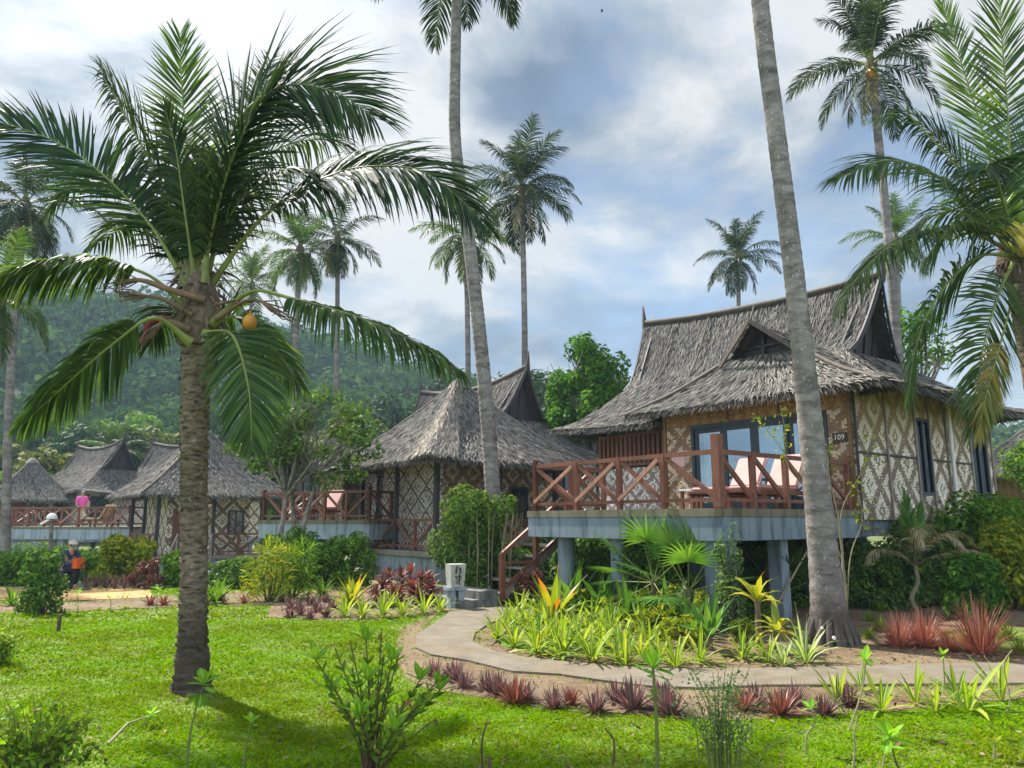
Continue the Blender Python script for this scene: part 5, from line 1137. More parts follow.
def shrubs():
    G_ = 'rounded garden shrubs'; B = bushpx
    B('bamboo_shrub', 'tall dense dark green shrub with thin upright canes beside the stone lantern', 'shrub', 477,603, 104, 112, .6, 10500, .14, 'leaf_bush', None, asp=.34, k=24, stems=3, stem_mat='twig_pale', sticks=50)
    B('hedge_shrub', 'rounded bright green shrub below the middle deck, next to the low railing', 'shrub', 345,584, 62, 48, .6, 6000, .11, 'leaf_hedge', G_, Y=21.5, k=22)
    B('hedge_shrub', 'low green shrub at the foot of the plumeria trunks', 'shrub', 292,588, 70, 55, .6, 5000, .11, 'leaf_bush', G_, Y=21.0, k=20)
    B('hedge_shrub', 'loose green shrub under the middle deck between the two rounded ones', 'shrub', 318,588, 60, 40, .6, 3600, .11, 'leaf_hedge', G_, Y=22.0, k=18)
    B('croton_shrub', 'yellow-green croton shrub left of the plumeria with long pale leaves', 'shrub', 262,604, 50, 56, .6, 900, .20, 'leaf_gold', None, asp=.3, k=16, stems=6, blade=True)
    B('croton_shrub', 'dark green long-leaved shrub behind the yellow-green croton', 'shrub', 288,600, 46, 52, .6, 900, .24, 'leaf_hedge', None, asp=.3, k=14, stems=6, blade=True)
    B('hedge_shrub', 'dark green shrub right of the young palm trunk under the pavilion steps', 'shrub', 232,590, 70, 30, .6, 3600, .12, 'leaf_bush', G_, k=20)
    B('golden_shrub', 'yellow-topped rounded shrub behind the crouching gardener', 'shrub', 114,586, 66, 50, .6, 8000, .12, 'leaf_gold', G_, k=26)
    B('hedge_shrub', 'dark bushy plant standing alone on the left lawn', 'shrub', 29,616, 42, 60, .8, 2300, .10, 'leaf_bush', G_, k=18)
    B('hedge_shrub', 'clipped green hedge at the left edge below the far left deck', 'shrub', 10,586, 90, 34, .4, 6500, .13, 'leaf_hedge', G_, k=30)
    B('hedge_shrub', 'clipped green hedge behind the lamp post', 'shrub', 72,583, 70, 26, .4, 5200, .13, 'leaf_hedge', G_, k=26)
    B('hedge_shrub', 'dark shrub under the far left deck beside the pale lamp post', 'shrub', 70,560, 150, 28, .3, 6500, .16, 'leaf_bush', G_, Y=33, k=36)
    B('red_leaf_shrub', 'low rust-brown shrub between the yellow-topped shrub and the young palm', 'shrub', 140,590, 34, 30, .7, 1600, .10, 'rhoeo_red', None, k=12)
    B('hedge_shrub', 'green shrub at the foot of the left pavilion, hidden partly by the young palm trunk', 'shrub', 172,588, 60, 32, .6, 3600, .12, 'leaf_hedge', G_, k=20)
    B('hedge_shrub', 'large dense green shrub mass at the right edge below the matting wall', 'shrub', 996,597, 140, 96, .4, 10000, .17, 'leaf_hedge', G_, k=40)
    B('hedge_shrub', 'brighter green shrub top against the far corner of the matting wall', 'shrub', 985,590, 120, 104, .5, 9000, .12, 'leaf_hedge', G_, Y=16.4, k=34)
    B('hedge_shrub', 'dark shrub under the matting wall behind the small dry palm', 'shrub', 915,600, 90, 78, .4, 6500, .11, 'leaf_bush', G_, Y=15.8, k=26)
    B('hedge_shrub', 'dark shrub in the shade behind the thick leaning trunk', 'shrub', 868,600, 70, 62, .5, 3200, .11, 'leaf_bush', G_, Y=15.4, k=18)
    B('hedge_shrub', 'dark shrub in the shade under the deck left of the leaning stick', 'shrub', 770,600, 70, 60, .5, 3200, .11, 'leaf_bush', G_, Y=15.6, k=18)
    B('vine_shrub', 'grey-green creeper climbing the square corner pillar', 'shrub', 727,634, 34, 96, .9, 2600, .055, 'leaf_wispy', None, Y=12.12, k=22, stems=5)
    B('hedge_shrub', 'sunlit yellow-green shrub at the right edge on top of the dense shrub mass', 'shrub', 1005,560, 76, 84, .5, 3200, .13, 'leaf_gold', G_, Y=15.2, k=18)  # gold leaf colour stands in for sunlight on the hedge top
    B('hedge_shrub', 'bright green shrub bulging from the front of the right shrub mass', 'shrub', 965,602, 60, 62, .5, 2600, .14, 'leaf_bright', G_, Y=13.6, k=16)
    B('hedge_shrub', 'dark leafy shrub between the fan palms below the deck', 'shrub', 648,618, 62, 88, .6, 4600, .075, 'leaf_bush', G_, k=26, stems=5)
    B('hedge_shrub', 'grey-leaved shrub beside the left round pillar', 'shrub', 625,614, 26, 78, .8, 1500, .075, 'leaf_wispy', G_, k=14, stems=5)
    for (px, Y, w_, h_, lab) in ((585,20.5,80,58,'dark shrub behind the deck pillars, left of the middle round pillar'), (660,19,80,60,'dark shrub far under the deck behind the fan palms'), (545,21.5,60,50,'dark shrub beyond the wooden stairs of the large bungalow'), (820,17.5,90,62,'dark shrub far under the deck behind the thick leaning trunk')):
        B('hedge_shrub', lab, 'shrub', px, 590, w_, h_, .4, 3600, .14, 'leaf_bush', G_, Y=Y, k=22)
    # small fan palms below the deck
    def fan_palm(label, base, H, n=9, L=.5, mat='palm_mid'):
        root = empty('fan_palm', base, RNG.uniform(0,6), label, 'palm', 'small fan palms'); st = MB(); st.tube([(0,0,-.03),(0,0,H*.45)], [.05,.045], 8); st.build('trunk', M['fibre'], root)
        for i in range(n):
            a = i*2.4; e = math.radians(75 - i*8.5); st = MB(); d = np.array([math.cos(a)*math.cos(e), math.sin(a)*math.cos(e), math.sin(e)]); o = np.array([0,0,H*.42]); tip = o + d*H*.55
            st.tube([o, o+d*H*.3, tip], [.012,.009,.007], 5, 0); s = np.array([-math.sin(a), math.cos(a), 0]); k = 20; th = np.linspace(-1.75, 1.75, k); D = d*np.cos(th)[:, None] + s*np.sin(th)[:, None]
            st.strips(np.tile(tip, (k,1)), D, np.cross(D, np.cross(d, s)), L*(.75+.25*np.cos(th)), .045, .12, 3, [.3,1,.7,.04], 1); st.build('fan_leaf', [M['rachis'], M[mat]], root)
    fan_palm('fan palm below the deck between the two round pillars, leaves cut into ribbons', P_(655,622), 1.55, 13, .62, 'crinum')
    fan_palm('fan palm below the deck just left of the square corner pillar', P_(690,630), 1.4, 12, .6, 'crinum')
    fan_palm('fan palm behind the thick leaning trunk, left side, in the deck\'s shade', P_(775,612)+[0,.3,0], 1.35, 10, .55)
    fan_palm('fan palm just right of the thick leaning trunk against the slab', P_(850,606)+[0,.4,0], 1.4, 9, .5)
    fan_palm('fan palm in the dark space below the deck, half hidden by the leaning stick', P_(795,620)+[0,.5,0], 1.0, 8, .45)
    # young dry palm
    b = P_(918,612); root = empty('young_palm', b, 0, 'young palm with one upright green frond and drooping dry tan fronds before the matting wall', 'palm')
    t = MB(); t.tube(bez([(0,0,-.03), (-.10,0,.25), (.05,0,.55), (.02,0,.85)], 9), np.linspace(.05,.04,10), 7); t.build('trunk', M['twig_pale'], root)
    g = MB(); frond(g, [(.02,0,.85), (.0,0,1.4), (-.08,-.05,2.25)], 46, .40, .04, .04, .2, 32, side=(1,.2,0), rad=.016, vee=0); g.build('frond', [M['rachis'], M['crinum']], root)
    g = MB(); frond(g, [(.02,0,.85), (.05,-.1,1.3), (.16,-.15,2.0)], 40, .36, .04, .05, .2, 32, side=(1,.2,0), rad=.014, vee=0); g.build('frond', [M['rachis'], M['crinum']], root)
    for a, L in ((0.1,1.15),(2.9,1.0),(3.6,1.1),(-.5,1.2),(4.4,.8),(5.2,.9),(.7,1.0)):
        g = MB(); d = np.array([math.cos(a), math.sin(a), 0]); frond(g, [(0,0,.85), d*L*.32+(0,0,1.25+.2*math.sin(a*3)), d*L*.8+(0,0,1.42+.25*math.sin(a*3)), d*L*1.2+(0,0,1.12+.2*math.sin(a*3))], 44, .34, .024, .30, .2, 50, side=(-d[1], d[0], 0), rad=.012, vee=0); g.build('dry_frond', [M['rachis_brown'], M['palm_dead']], root)

def beds():
    # yellow-green strap plants edging the bed inside the path's bend
    vs = [rosette(24, .50, .048, (8, 80), .24, 4) for _ in range(4)]
    A = [(497,640,1.0),(514,647,.95),(537,654,1.05),(563,658,1.05),(592,663,1.05),(617,660,.9),(626,666,1.0)]
    clone_set('strap_plant', vs, 'strap', A, lambda i: ORD[i] + ' yellow-green strap plant along the path\'s inner edge, counted from the steps', 'plant', 'strap plants along the inner path edge')
    B_ = [(508,626,1.0),(527,632,1.05),(548,637,1.05),(562,640,1.0),(581,650,1.0),(603,647,1.0),(520,617,1.0),(545,624,1.0),(575,632,1.0),(600,636,.95)]
    clone_set('strap_plant', vs, 'strap', B_, lambda i: 'yellow-green strap plant crowded inside the bed, ' + ['second row by the steps','second row, next to the steps clump','second row, middle','second row, under the big bromeliad','behind the fifth edging plant','behind the sixth edging plant','third row beside the steps','third row below the big bromeliad','third row right of the bromeliad','third row near the golden bushes'][i], 'plant', 'strap plants inside the bed')
    E_ = [(515,632,1.0),(536,644,1.0),(556,648,1.0),(538,621,1.0),(566,626,1.0),(588,640,1.0),(592,624,.95),(612,638,1.0),(622,650,1.0),(640,656,1.0),(650,648,.9),(555,616,.9)]
    clone_set('strap_plant', vs, 'strap', E_, lambda i: 'yellow-green strap plant filling the middle of the bed between the edging row and the bromeliad', 'plant', 'strap plants massed in the bed')
    C = [(676,668,1.0),(660,660,.9),(700,664,.9),(742,660,1.0),(768,664,.9)]
    clone_set('strap_plant', vs, 'strap', C, lambda i: 'strap plant in the bed before the big green rosette, ' + ['just right of the fleshy seedling','behind the fleshy seedling','left of the rosette\'s stem','right of the rosette\'s stem','below the yellow broad-leaved plant'][i], 'plant', 'strap plants below the rosette')
    D = [(345,617,.95),(362,618,1.0),(383,618,1.0),(402,617,.95),(424,614,1.05),(440,612,.9),(351,607,.9),(392,608,.9)]
    clone_set('strap_plant', vs, 'strap', D, lambda i: ORD[i] + ' strap plant in the left bed\'s front row, counted from the purple patch' if i < 6 else ['strap plant below the yellow rosette, behind the left bed\'s front row','strap plant below the red-leaved plants, behind the left bed\'s front row'][i-6], 'plant', 'strap plants in the left bed')
    w = [rosette(22, .62, .055, (12, 80), .20, 5) for _ in range(2)]
    clone_set('striped_spider_plant', w, 'white_strap', [(806,664,1.0),(784,668,.75)], ['large white-striped spider plant at the foot of the thick trunk','smaller white-striped spider plant left of the trunk\'s foot'], 'plant', 'spider plants at the thick trunk')
    w = [rosette(12, .42, .045, (15, 75), .18, 4) for _ in range(3)]
    clone_set('strap_plant', w, 'strap', [(838,706,.95),(862,692,.8),(882,712,1.0),(916,704,.9),(936,712,.8),(968,712,1.2),(1002,702,1.1),(958,704,.9)], lambda i: 'thin strap plant on the soil below the right path, ' + ['left of the curled seedling','touching the path','below the curled seedling','in the middle of the row','shortest one right of the middle','with long dark arching leaves','at the picture edge','under the tall pale seedling'][i], 'plant', 'strap plants by the right lawn')
    # big bromeliads and lilies
    br = [rosette(30, .72, .085, (8, 82), .16, 5) for _ in range(2)]
    clone_set('bromeliad', br, 'brom', [(553,624,1.5)], ['large yellow bromeliad with orange-tipped leaves beside the concrete steps'], 'plant', None)
    clone_set('bromeliad', br, 'cordy_yellow', [(352,606,1.15)], ['yellow rosette plant with broad upright leaves in the left bed'], 'plant', None)
    cr = [rosette(24, .75, .10, (15, 84), .14, 5)]
    clone_set('lily_plant', cr, 'crinum', [(604,616,1.45)], ['dark green broad-leaved lily between the bromeliad and the round pillar'], 'plant', None)
    clone_set('lily_plant', [rosette(18, .7, .07, (20, 80), .2, 5)], 'strap', [(640,634,1.1),(612,628,1.0)], ['light green lily clump right of the round pillar','light green lily clump below the dark lily'], 'plant', 'light green lilies')
    def stalk(label, px, py, h, L, W, n, mat, el, droop, lean=(0,0)):
        b = P_(px, py); r = empty('rosette_plant', b, 0, label, 'plant'); s = MB(); s.tube([(0,0,-.03), (lean[0]*.5, lean[1]*.5, h*.5), (lean[0], lean[1], h+.04)], [.05,.045,.04], 9); s.build('stem', M['fibre'], r)
        ro = rosette(n, L, W, el, droop, 5); o = ro.build('leaves', M[mat], r); o.location = (lean[0], lean[1], h); return r
    stalk('big bright green rosette on a short stem in front of the square pillar', 710, 652, .18, .80, .095, 20, 'crinum', (25, 84), .10)
    stalk('tall yellow broad-leaved plant with curling leaf tips left of the thick trunk', 760, 650, .62, .62, .11, 11, 'cordy_yellow', (30, 84), .40)
    stalk('lower yellow and green broad-leaved plant with drooping leaves beside the tall yellow one', 772, 655, .28, .6, .10, 12, 'cordy_yellow', (10, 70), .42, (.08, 0))
    # golden low bushes in the bed
    for px, py, w_, h_, lab in ((652,640,.75,.45,'golden small-leaved bush in the middle of the bed, left one'), (680,648,.75,.42,'golden small-leaved bush just left of the big green rosette'), (640,622,.6,.5,'golden small-leaved bush behind the strap plants'), (668,626,.7,.6,'pale golden bush below the fan palms'), (610,620,.6,.4,'yellow small-leaved bush below the dark lily'), (578,612,.6,.4,'yellow-green bush right of the bromeliad'), (742,642,.45,.3,'small yellow bush right of the big green rosette'), (700,635,.5,.55,'yellow twiggy bush in front of the square pillar')):
        bush('golden_bush', lab, 'bush', P_(px, py), w_, w_*.8, h_, 620, .075, 'leaf_gold', 'golden bushes in the bed', .5, 9, 5)
    clone_set('lily_plant', [rosette(22, .8, .09, (10, 84), .2, 5) for _ in range(2)], 'crinum', [(575,612,1.5),(668,628,1.25),(690,640,1.05),(628,622,1.35)], ['dark lily between the big bromeliad and the second dark lily','broad-leaved lily at the foot of the fan palm','broad-leaved lily left of the square pillar','broad-leaved lily in front of the middle round pillar'], 'plant', 'lilies under the deck edge')
    for px, py, w_, h_, mt, lab in ((534,607,34,34,'rhoeo_red','small bronze-leaved bush between the concrete steps and the big bromeliad'), (590,606,46,50,'leaf_bush','dark bush behind the lilies under the deck'), (676,622,50,64,'leaf_hedge','green bush between the fan palms and the square pillar'), (756,632,50,40,'leaf_bush','dark bush behind the tall yellow broad-leaved plant')):
        bushpx('small_bush', lab, 'bush', px, py, w_, h_, .6, 2200, .08, mt, 'small bushes under the deck', k=14, stems=4)
    # purple rosettes between path and lawn
    rv = [rosette(76, .31, .030, (0, 86), .09, 3, [.7,1,.7,.05], .08, .0, .05) for _ in range(3)]; rr = [rosette(76, .31, .030, (0, 86), .09, 3, [.7,1,.7,.05], .08, 0, .05) for _ in range(2)]
    R1 = [(436,676,.8),(454,680,.85),(468,690,1.0),(484,692,.95),(499,694,.85),(527,702,.9),(552,708,1.1),(597,712,1.15),(615,702,1.0),(632,708,1.05),(672,716,1.2),(660,704,.9),(758,706,.95),(794,706,1.15),(826,714,1.0),(846,708,.9)]
    clone_set('purple_rosette', rv, 'rhoeo', [(a+RNG.uniform(-4,4), b_+RNG.uniform(-2.5,2.5), c*RNG.uniform(.58,.95)) for a, b_, c in R1], lambda i: ORD[i] + ' spiky purple plant along the lawn side of the path, counted from the bend', 'plant', 'purple plants along the path')
    clone_set('purple_rosette', rr, 'rhoeo_red', [(515,704,.85),(742,712,.7),(780,716,.8),(570,706,.6)], ['small reddish spiky plant between the purple ones near the path\'s bend','small reddish spiky plant behind the wispy bush','reddish spiky plant left of the purple clump by the right lawn','small reddish sprout between two large purple plants'], 'plant', 'reddish plants along the path')
    pr = [rosette(34, .26, .05, (5, 80), .1, 3, [.7,1,.7,.05]) for _ in range(3)]
    sp = [(283+i*8.2+RNG.uniform(-2,2), 602+ (i*7 % 17), .9) for i in range(7)]
    clone_set('purple_ground_plant', pr, 'rhoeo', sp + [(290,618,.9),(310,620,.9),(326,618,.9),(300,610,.9),(318,609,.9)], lambda i: 'low purple leafy plant massed at the left bed\'s corner on the lawn', 'plant', 'purple patch on the lawn corner')
    pr2 = [rosette(20, .40, .035, (25, 86), .06, 3, [.7,1,.7,.05]) for _ in range(2)]
    clone_set('purple_ground_plant', pr2, 'rhoeo', [(86+i*9.5, 588+RNG.uniform(-1,2), 1.0) for i in range(7)], lambda i: 'thin purple plant in the row before the yellow-topped shrub', 'plant', 'purple row by the sand path')
    pr3 = [rosette(24, .28, .05, (10, 80), .12, 3, [.7,1,.7,.05])]
    clone_set('pink_ground_plant', pr3, 'rhoeo_red', [(150,606,.9),(164,606,.9),(222,604,.8),(244,604,.8)], ['pinkish low plant left of the young palm in the lawn bed','pinkish low plant touching the young palm\'s left side','pinkish low plant right of the young palm','pinkish low plant near the croton shrub'], 'plant', 'pinkish plants in the lawn bed')
    gl = [rosette(26, .45, .06, (10, 80), .2, 4)]
    clone_set('lily_plant', gl, 'leaf_hedge', [(216,604,1.2),(205,606,1.0),(182,602,.8),(278,596,1.0),(322,598,1.1),(12,606,.9)], ['green lily clump right of the young palm trunk','green lily clump touching the young palm trunk','green lily clump left of the young palm trunk','green lily clump by the croton shrub','green lily clump below the rounded bright shrub','green lily clump at the left edge'], 'plant', 'green lily clumps')
    # red-leaved shrub row
    rt = [rosette(22, .36, .07, (5, 82), .26, 4) for _ in range(3)]; mes = [v.mesh('leaves', M['red_ti']) for v in rt]
    for i, (px, py, h) in enumerate(((382,604,.35),(393,606,.22),(402,602,.5),(412,605,.3),(421,603,.45),(431,606,.3),(388,600,.45),(410,600,.55),(427,600,.4),(376,608,.2),(397,607,.2),(418,607,.2))):
        b = P_(px, py); r = empty('red_leaf_plant', b, RNG.uniform(0,6), 'red and maroon broad-leaved plant in the clump between the yellow rosette and the stone lantern', 'plant', 'red-leaved plants by the lantern')
        s = MB(); s.tube([(0,0,-.02), (.02,0,h)], [.018,.014], 5); s.build('stem', M['twig'], r); link('leaves', mes[i % 3], r, (.02,0,h), i*1.3, .9); link('leaves', mes[(i+1) % 3], r, (.01,0,h*.5), i*2.3, .8)
    # red grassy clumps
    rg = [rosette(280, .60, .015, (12, 89), .17, 4, [.6,1,.7,.4,.05], 0, .0, .09) for _ in range(2)]
    clone_set('red_grass_clump', rg, 'red_grass', [(899,648,.78),(924,648,.88),(949,652,.55),(981,654,1.15)], ['leftmost red grassy clump right of the thick trunk','second red grassy clump, between the leftmost and the low one','lowest red grassy clump, between two taller ones','largest red grassy clump at the right end of the row'], 'plant', 'red grassy clumps')
    gr = [rosette(60, .22, .02, (15, 85), .15, 3, [.6,1,.6,.05]) for _ in range(2)]
    clone_set('green_tuft', gr, 'grass', [(880,632,1.0),(868,640,.8),(1008,640,1.2),(990,636,1.0),(870,622,.9),(700,612,.9),(668,645,.7),(880,612,1.0),(1020,655,1)], ['green grass tuft right of the thick trunk','small grass tuft at the thick trunk\'s foot','grass tuft right of the largest red clump','grass tuft behind the largest red clump','grass tuft in the shade behind the thick trunk','grass tuft in the shade by the square pillar','tiny grass tuft among the strap plants','grass tuft before the small dry palm','grass tuft at the right picture edge'], 'grass tuft', 'green tufts in the bed')

def weeds():
    Yn = lambda px, py: gp(px, py)
    def col(px, pts, whorls, label, base_py, **k):
        b = gp(px, base_py); Y = b[1]; weed(label, b, [b-[0,0,.03]] + [at(x, y, Y) for x, y in pts], whorls, **k)
    col(186, [(190,735),(197,705),(204,684)], [(1, 8, .14, .075, 75, -5), (.86, 4, .13, .07, 10, -40)], 'seedling with a bare thin stem and large glossy oval leaves before the young palm trunk', 772)
    col(243, [(246,748),(251,722)], [(1, 6, .10, .045, 70, 10)], 'small bright seedling on the lawn right of the glossy one', 770)
    col(143, [(147,722),(151,716)], [(1, 8, .085, .05, 70, 0)], 'tiny leafy seedling lying beside the young palm\'s foot', 728)
    col(657, [(657,735),(655,695),(653,668)], [(1, 8, .16, .085, 80, 5), (.92, 4, .13, .07, 40, -10), (.72, 4, .10, .05, 50, -20)], 'tall bright fleshy seedling before the path, with a thick pale stem', 775, r=.012)
    col(846, [(852,722),(862,690),(866,660)], [(1, 9, .12, .06, 75, -15)], 'curled-leaf seedling whose tuft stands over the right path', 732, smat='twig_pale')
    col(906, [(896,762),(890,738)], [(1, 9, .16, .075, 70, -15)], 'seedling with a wide umbrella of oval leaves on the right lawn', 782, smat='twig')
    col(880, [(884,760),(887,748)], [(1, 5, .13, .06, 60, 0)], 'short seedling left of the umbrella-leaved one', 778, smat='twig_pale')
    col(805, [(807,735),(815,722),(810,708)], [(1, 7, .09, .05, 70, -10), (.8, 3, .07, .04, 30, -10)], 'crooked pale-stemmed seedling with a small leafy head below the purple clump', 755, smat='twig_pale')
    col(994, [(994,752),(996,742)], [(1, 6, .07, .03, 60, 0)], 'small yellow seedling on the right lawn', 762, smat='twig_pale', lmat='leaf_gold')
    col(945, [(944,670),(943,655)], [(1, 8, .09, .045, 75, -10)], 'bright green sprout beyond the path below the red clumps', 690)
    col(1004, [(1010,700),(1004,665),(1012,650)], [], 'bare pale twig at the right edge of the lawn', 712, smat='twig_pale')
    col(852, [(855,748),(854,735),(858,715)], [], 'bare pale twig left of the short seedling', 770, smat='twig_pale')
    col(612, [(614,742),(605,728)], [], 'dark bare twig standing on the lawn below the purple row', 768, smat='twig')
    col(483, [(482,742),(487,722)], [], 'thin dark twig on the lawn right of the leafy shrub', 772, smat='twig')
    col(157, [(157,598),(158,590)], [(1, 6, .12, .06, 60, 0), (.6, 4, .1, .05, 40, 0)], 'small leafy sapling on the far strip of lawn', 614)
    col(78, [(78,606),(77,594)], [(1, 7, .16, .07, 60, 0), (.6, 4, .12, .05, 40, 0)], 'leafy sapling on the far lawn left of the young palm', 616)
    col(110, [(111,604),(110,598)], [(1, 6, .10, .05, 60, 0), (.6, 4, .08, .04, 40, 0)], 'thin sapling on the far lawn between the two others', 612)
    # stake with a blue tie
    b = gp(489, 790); r = empty('garden_stake', b, 0, 'short dark stake with a blue tie at the bottom edge of the lawn', 'stake'); s = MB(); s.tube([(0,0,-.05),(.005,0,.2)], [.012,.011], 7); s.build('stick', M['twig'], r); s = MB(); s.tube([(0,0,.07),(.0,0,.09)], [.02,.02], 8); s.strips([[0,0,.08]]*4, [[1,0,.3],[-1,0,.2],[.6,-.5,-.3],[-.7,-.4,.1]], [[0,0,1]]*4, .05, .014, .3, 3, [1,1,1,.3]); s.build('tie', M['blue_tape'], r)
    # leafy foreground shrub
    b = gp(372, 788); Y = b[1]; root = empty('leafy_shrub', b, 0, 'open leafy shrub with many upright twigs in the middle of the front lawn', 'shrub')
    st = MB(); lf = MB(); tp = MB()
    tips = [(392,660,-.1),(440,690,.1),(316,660,-.1),(335,648,.05),(350,640,.1),(366,640,0),(382,628,.1),(384,655,-.15),(400,650,.1),(420,680,.1),(445,672,-.05),(432,690,-.2),(352,668,-.2),(368,680,-.3),(405,700,-.2),(340,700,-.3),(395,730,-.4),(430,722,.1),(330,690,.2),(360,715,-.35)]
    for (x, y_, dy) in tips:
        e = at(x, y_, Y+dy) - b; m = np.array([e[0]*.35, e[1]*.4, e[2]*.5]); C = bez([(RNG.normal()*.03, RNG.normal()*.03, -.03), m, e], 12); st.tube(C, np.linspace(.009,.004,len(C)), 5, 0)
        n = 17; t = np.sort(RNG.uniform(.40, 1, n)); i = (t*(len(C)-1)).astype(int); a = np.arange(n)*2.4; T = nrm(C[np.minimum(i+1, len(C)-1)] - C[np.maximum(i-1, 0)])
        Dd = np.stack([np.cos(a), np.sin(a), 0*a], 1)*.75 + T*.75
        lf.strips(C[i], Dd, np.cross(Dd, T) + RNG.normal(size=(n,3))*.1, .082*RNG.uniform(.7,1.2,n), .034, .08, 3, [.3,1,.8,.15], 0, .1)
        if RNG.random() < .5:
            n = 7; a = np.arange(n)*2.4; ee = np.radians(np.linspace(80, 10, n)); D = np.stack([np.cos(a)*np.cos(ee), np.sin(a)*np.cos(ee), np.sin(ee)], 1); tp.strips(np.tile(C[-1], (n,1)), D, np.stack([-np.sin(a), np.cos(a), 0*a], 1), .13, .055, .12, 4, [.2,.8,1,.8,.12], 0, .1)
    st.build('twigs', M['twig'], root); lf.build('leaves', M['leaf_scaev'], root); tp.build('tip_leaves', M['leaf_weed'], root)
    # wispy bush
    b = gp(722, 792); Y = b[1]; root = empty('wispy_bush', b, 0, 'wispy fine-leaved bush with a bundle of thin upright stems at the bottom edge', 'bush'); st = MB(); lf = MB()
    for i in range(34):
        x0, y0 = RNG.normal()*.07, RNG.normal()*.06; h = RNG.uniform(.42, .78); e = np.array([x0*2.6+RNG.normal()*.05, y0*2+RNG.normal()*.04, h]); C = bez([(x0,y0,-.03), (x0*1.2,y0*1.2,h*.6), e], 8); st.tube(C, np.linspace(.005,.002,len(C)), 4, 0)
        n = 52; t = RNG.uniform(.38, 1, n); k = (t*(len(C)-1)).astype(int); lf.leaves(C[k] + RNG.normal(size=(n,3))*[.035,.035,.02], RNG.normal(size=(n,3)) + [0,-.2,.8], .026*RNG.uniform(.6,1.3,n), .5)
    st.build('stems', M['stem_green'], root); lf.build('foliage', M['leaf_wispy'], root)
    # twiggy shrub in the lower left corner, two of them and a small leafy clump
    for (px, py, w_, h_, lab) in ((28,790,.62,.50,'twiggy half-bare shrub in the lower left corner'), (-8,665,.5,.35,'dark leafy shrub cut by the left picture edge')):
        b = gp(px, py); root = empty('twiggy_shrub', b, 0, lab, 'shrub', 'twiggy shrubs at the left edge'); st = MB(); lf = MB()
        for i in range(60):
            a = RNG.uniform(0, 6.28); e = np.array([math.cos(a)*w_*RNG.uniform(.2,.8), math.sin(a)*w_*.6*RNG.random(), h_*RNG.uniform(.4,1.1)]); C = bez([(0,0,-.02), e*[.4,.4,.55]+RNG.normal(size=3)*.03, e], 9); st.tube(C, np.linspace(.006,.002,len(C)), 4, 0)
            n = 26; k = (RNG.uniform(.35, 1, n)*(len(C)-1)).astype(int); lf.leaves(C[k] + RNG.normal(size=(n,3))*.03, RNG.normal(size=(n,3)) + [0,-.2,.7], .05*RNG.uniform(.6,1.4,n), .5)
        st.build('twigs', M['twig'], root); lf.build('foliage', M['leaf_scaev'], root)
    clone_set('lily_plant', [rosette(14, .22, .05, (30, 84), .1, 4)], 'leaf_weed', [(12,765,.9),(40,752,.8)], ['bright upright leaves in the lower left corner, outer one','bright upright leaves in the lower left corner, inner one'], 'plant', 'bright leaves in the lower left corner')
    st = MB(); p0 = gp(108, 746); p1 = gp(144, 726)+[0,0,.05]; st.tube([p0-p0, (p1-p0)*.5+(0,0,.05), p1-p0], [.012,.010,.006], 6); o = st.build('fallen_stick', M['twig_pale']); o.location = p0 + [0,0,.015]; tag(o, 'pale fallen stick on the lawn near the young palm\'s foot', 'stick')
    b = gp(58, 632); s = MB(); s.tube([(0,0,-.05),(0.01,0,.26)], [.03,.028], 8); o = s.build('garden_stake', M['twig']); o.location = b; tag(o, 'short dark wooden stake on the left lawn', 'stake')

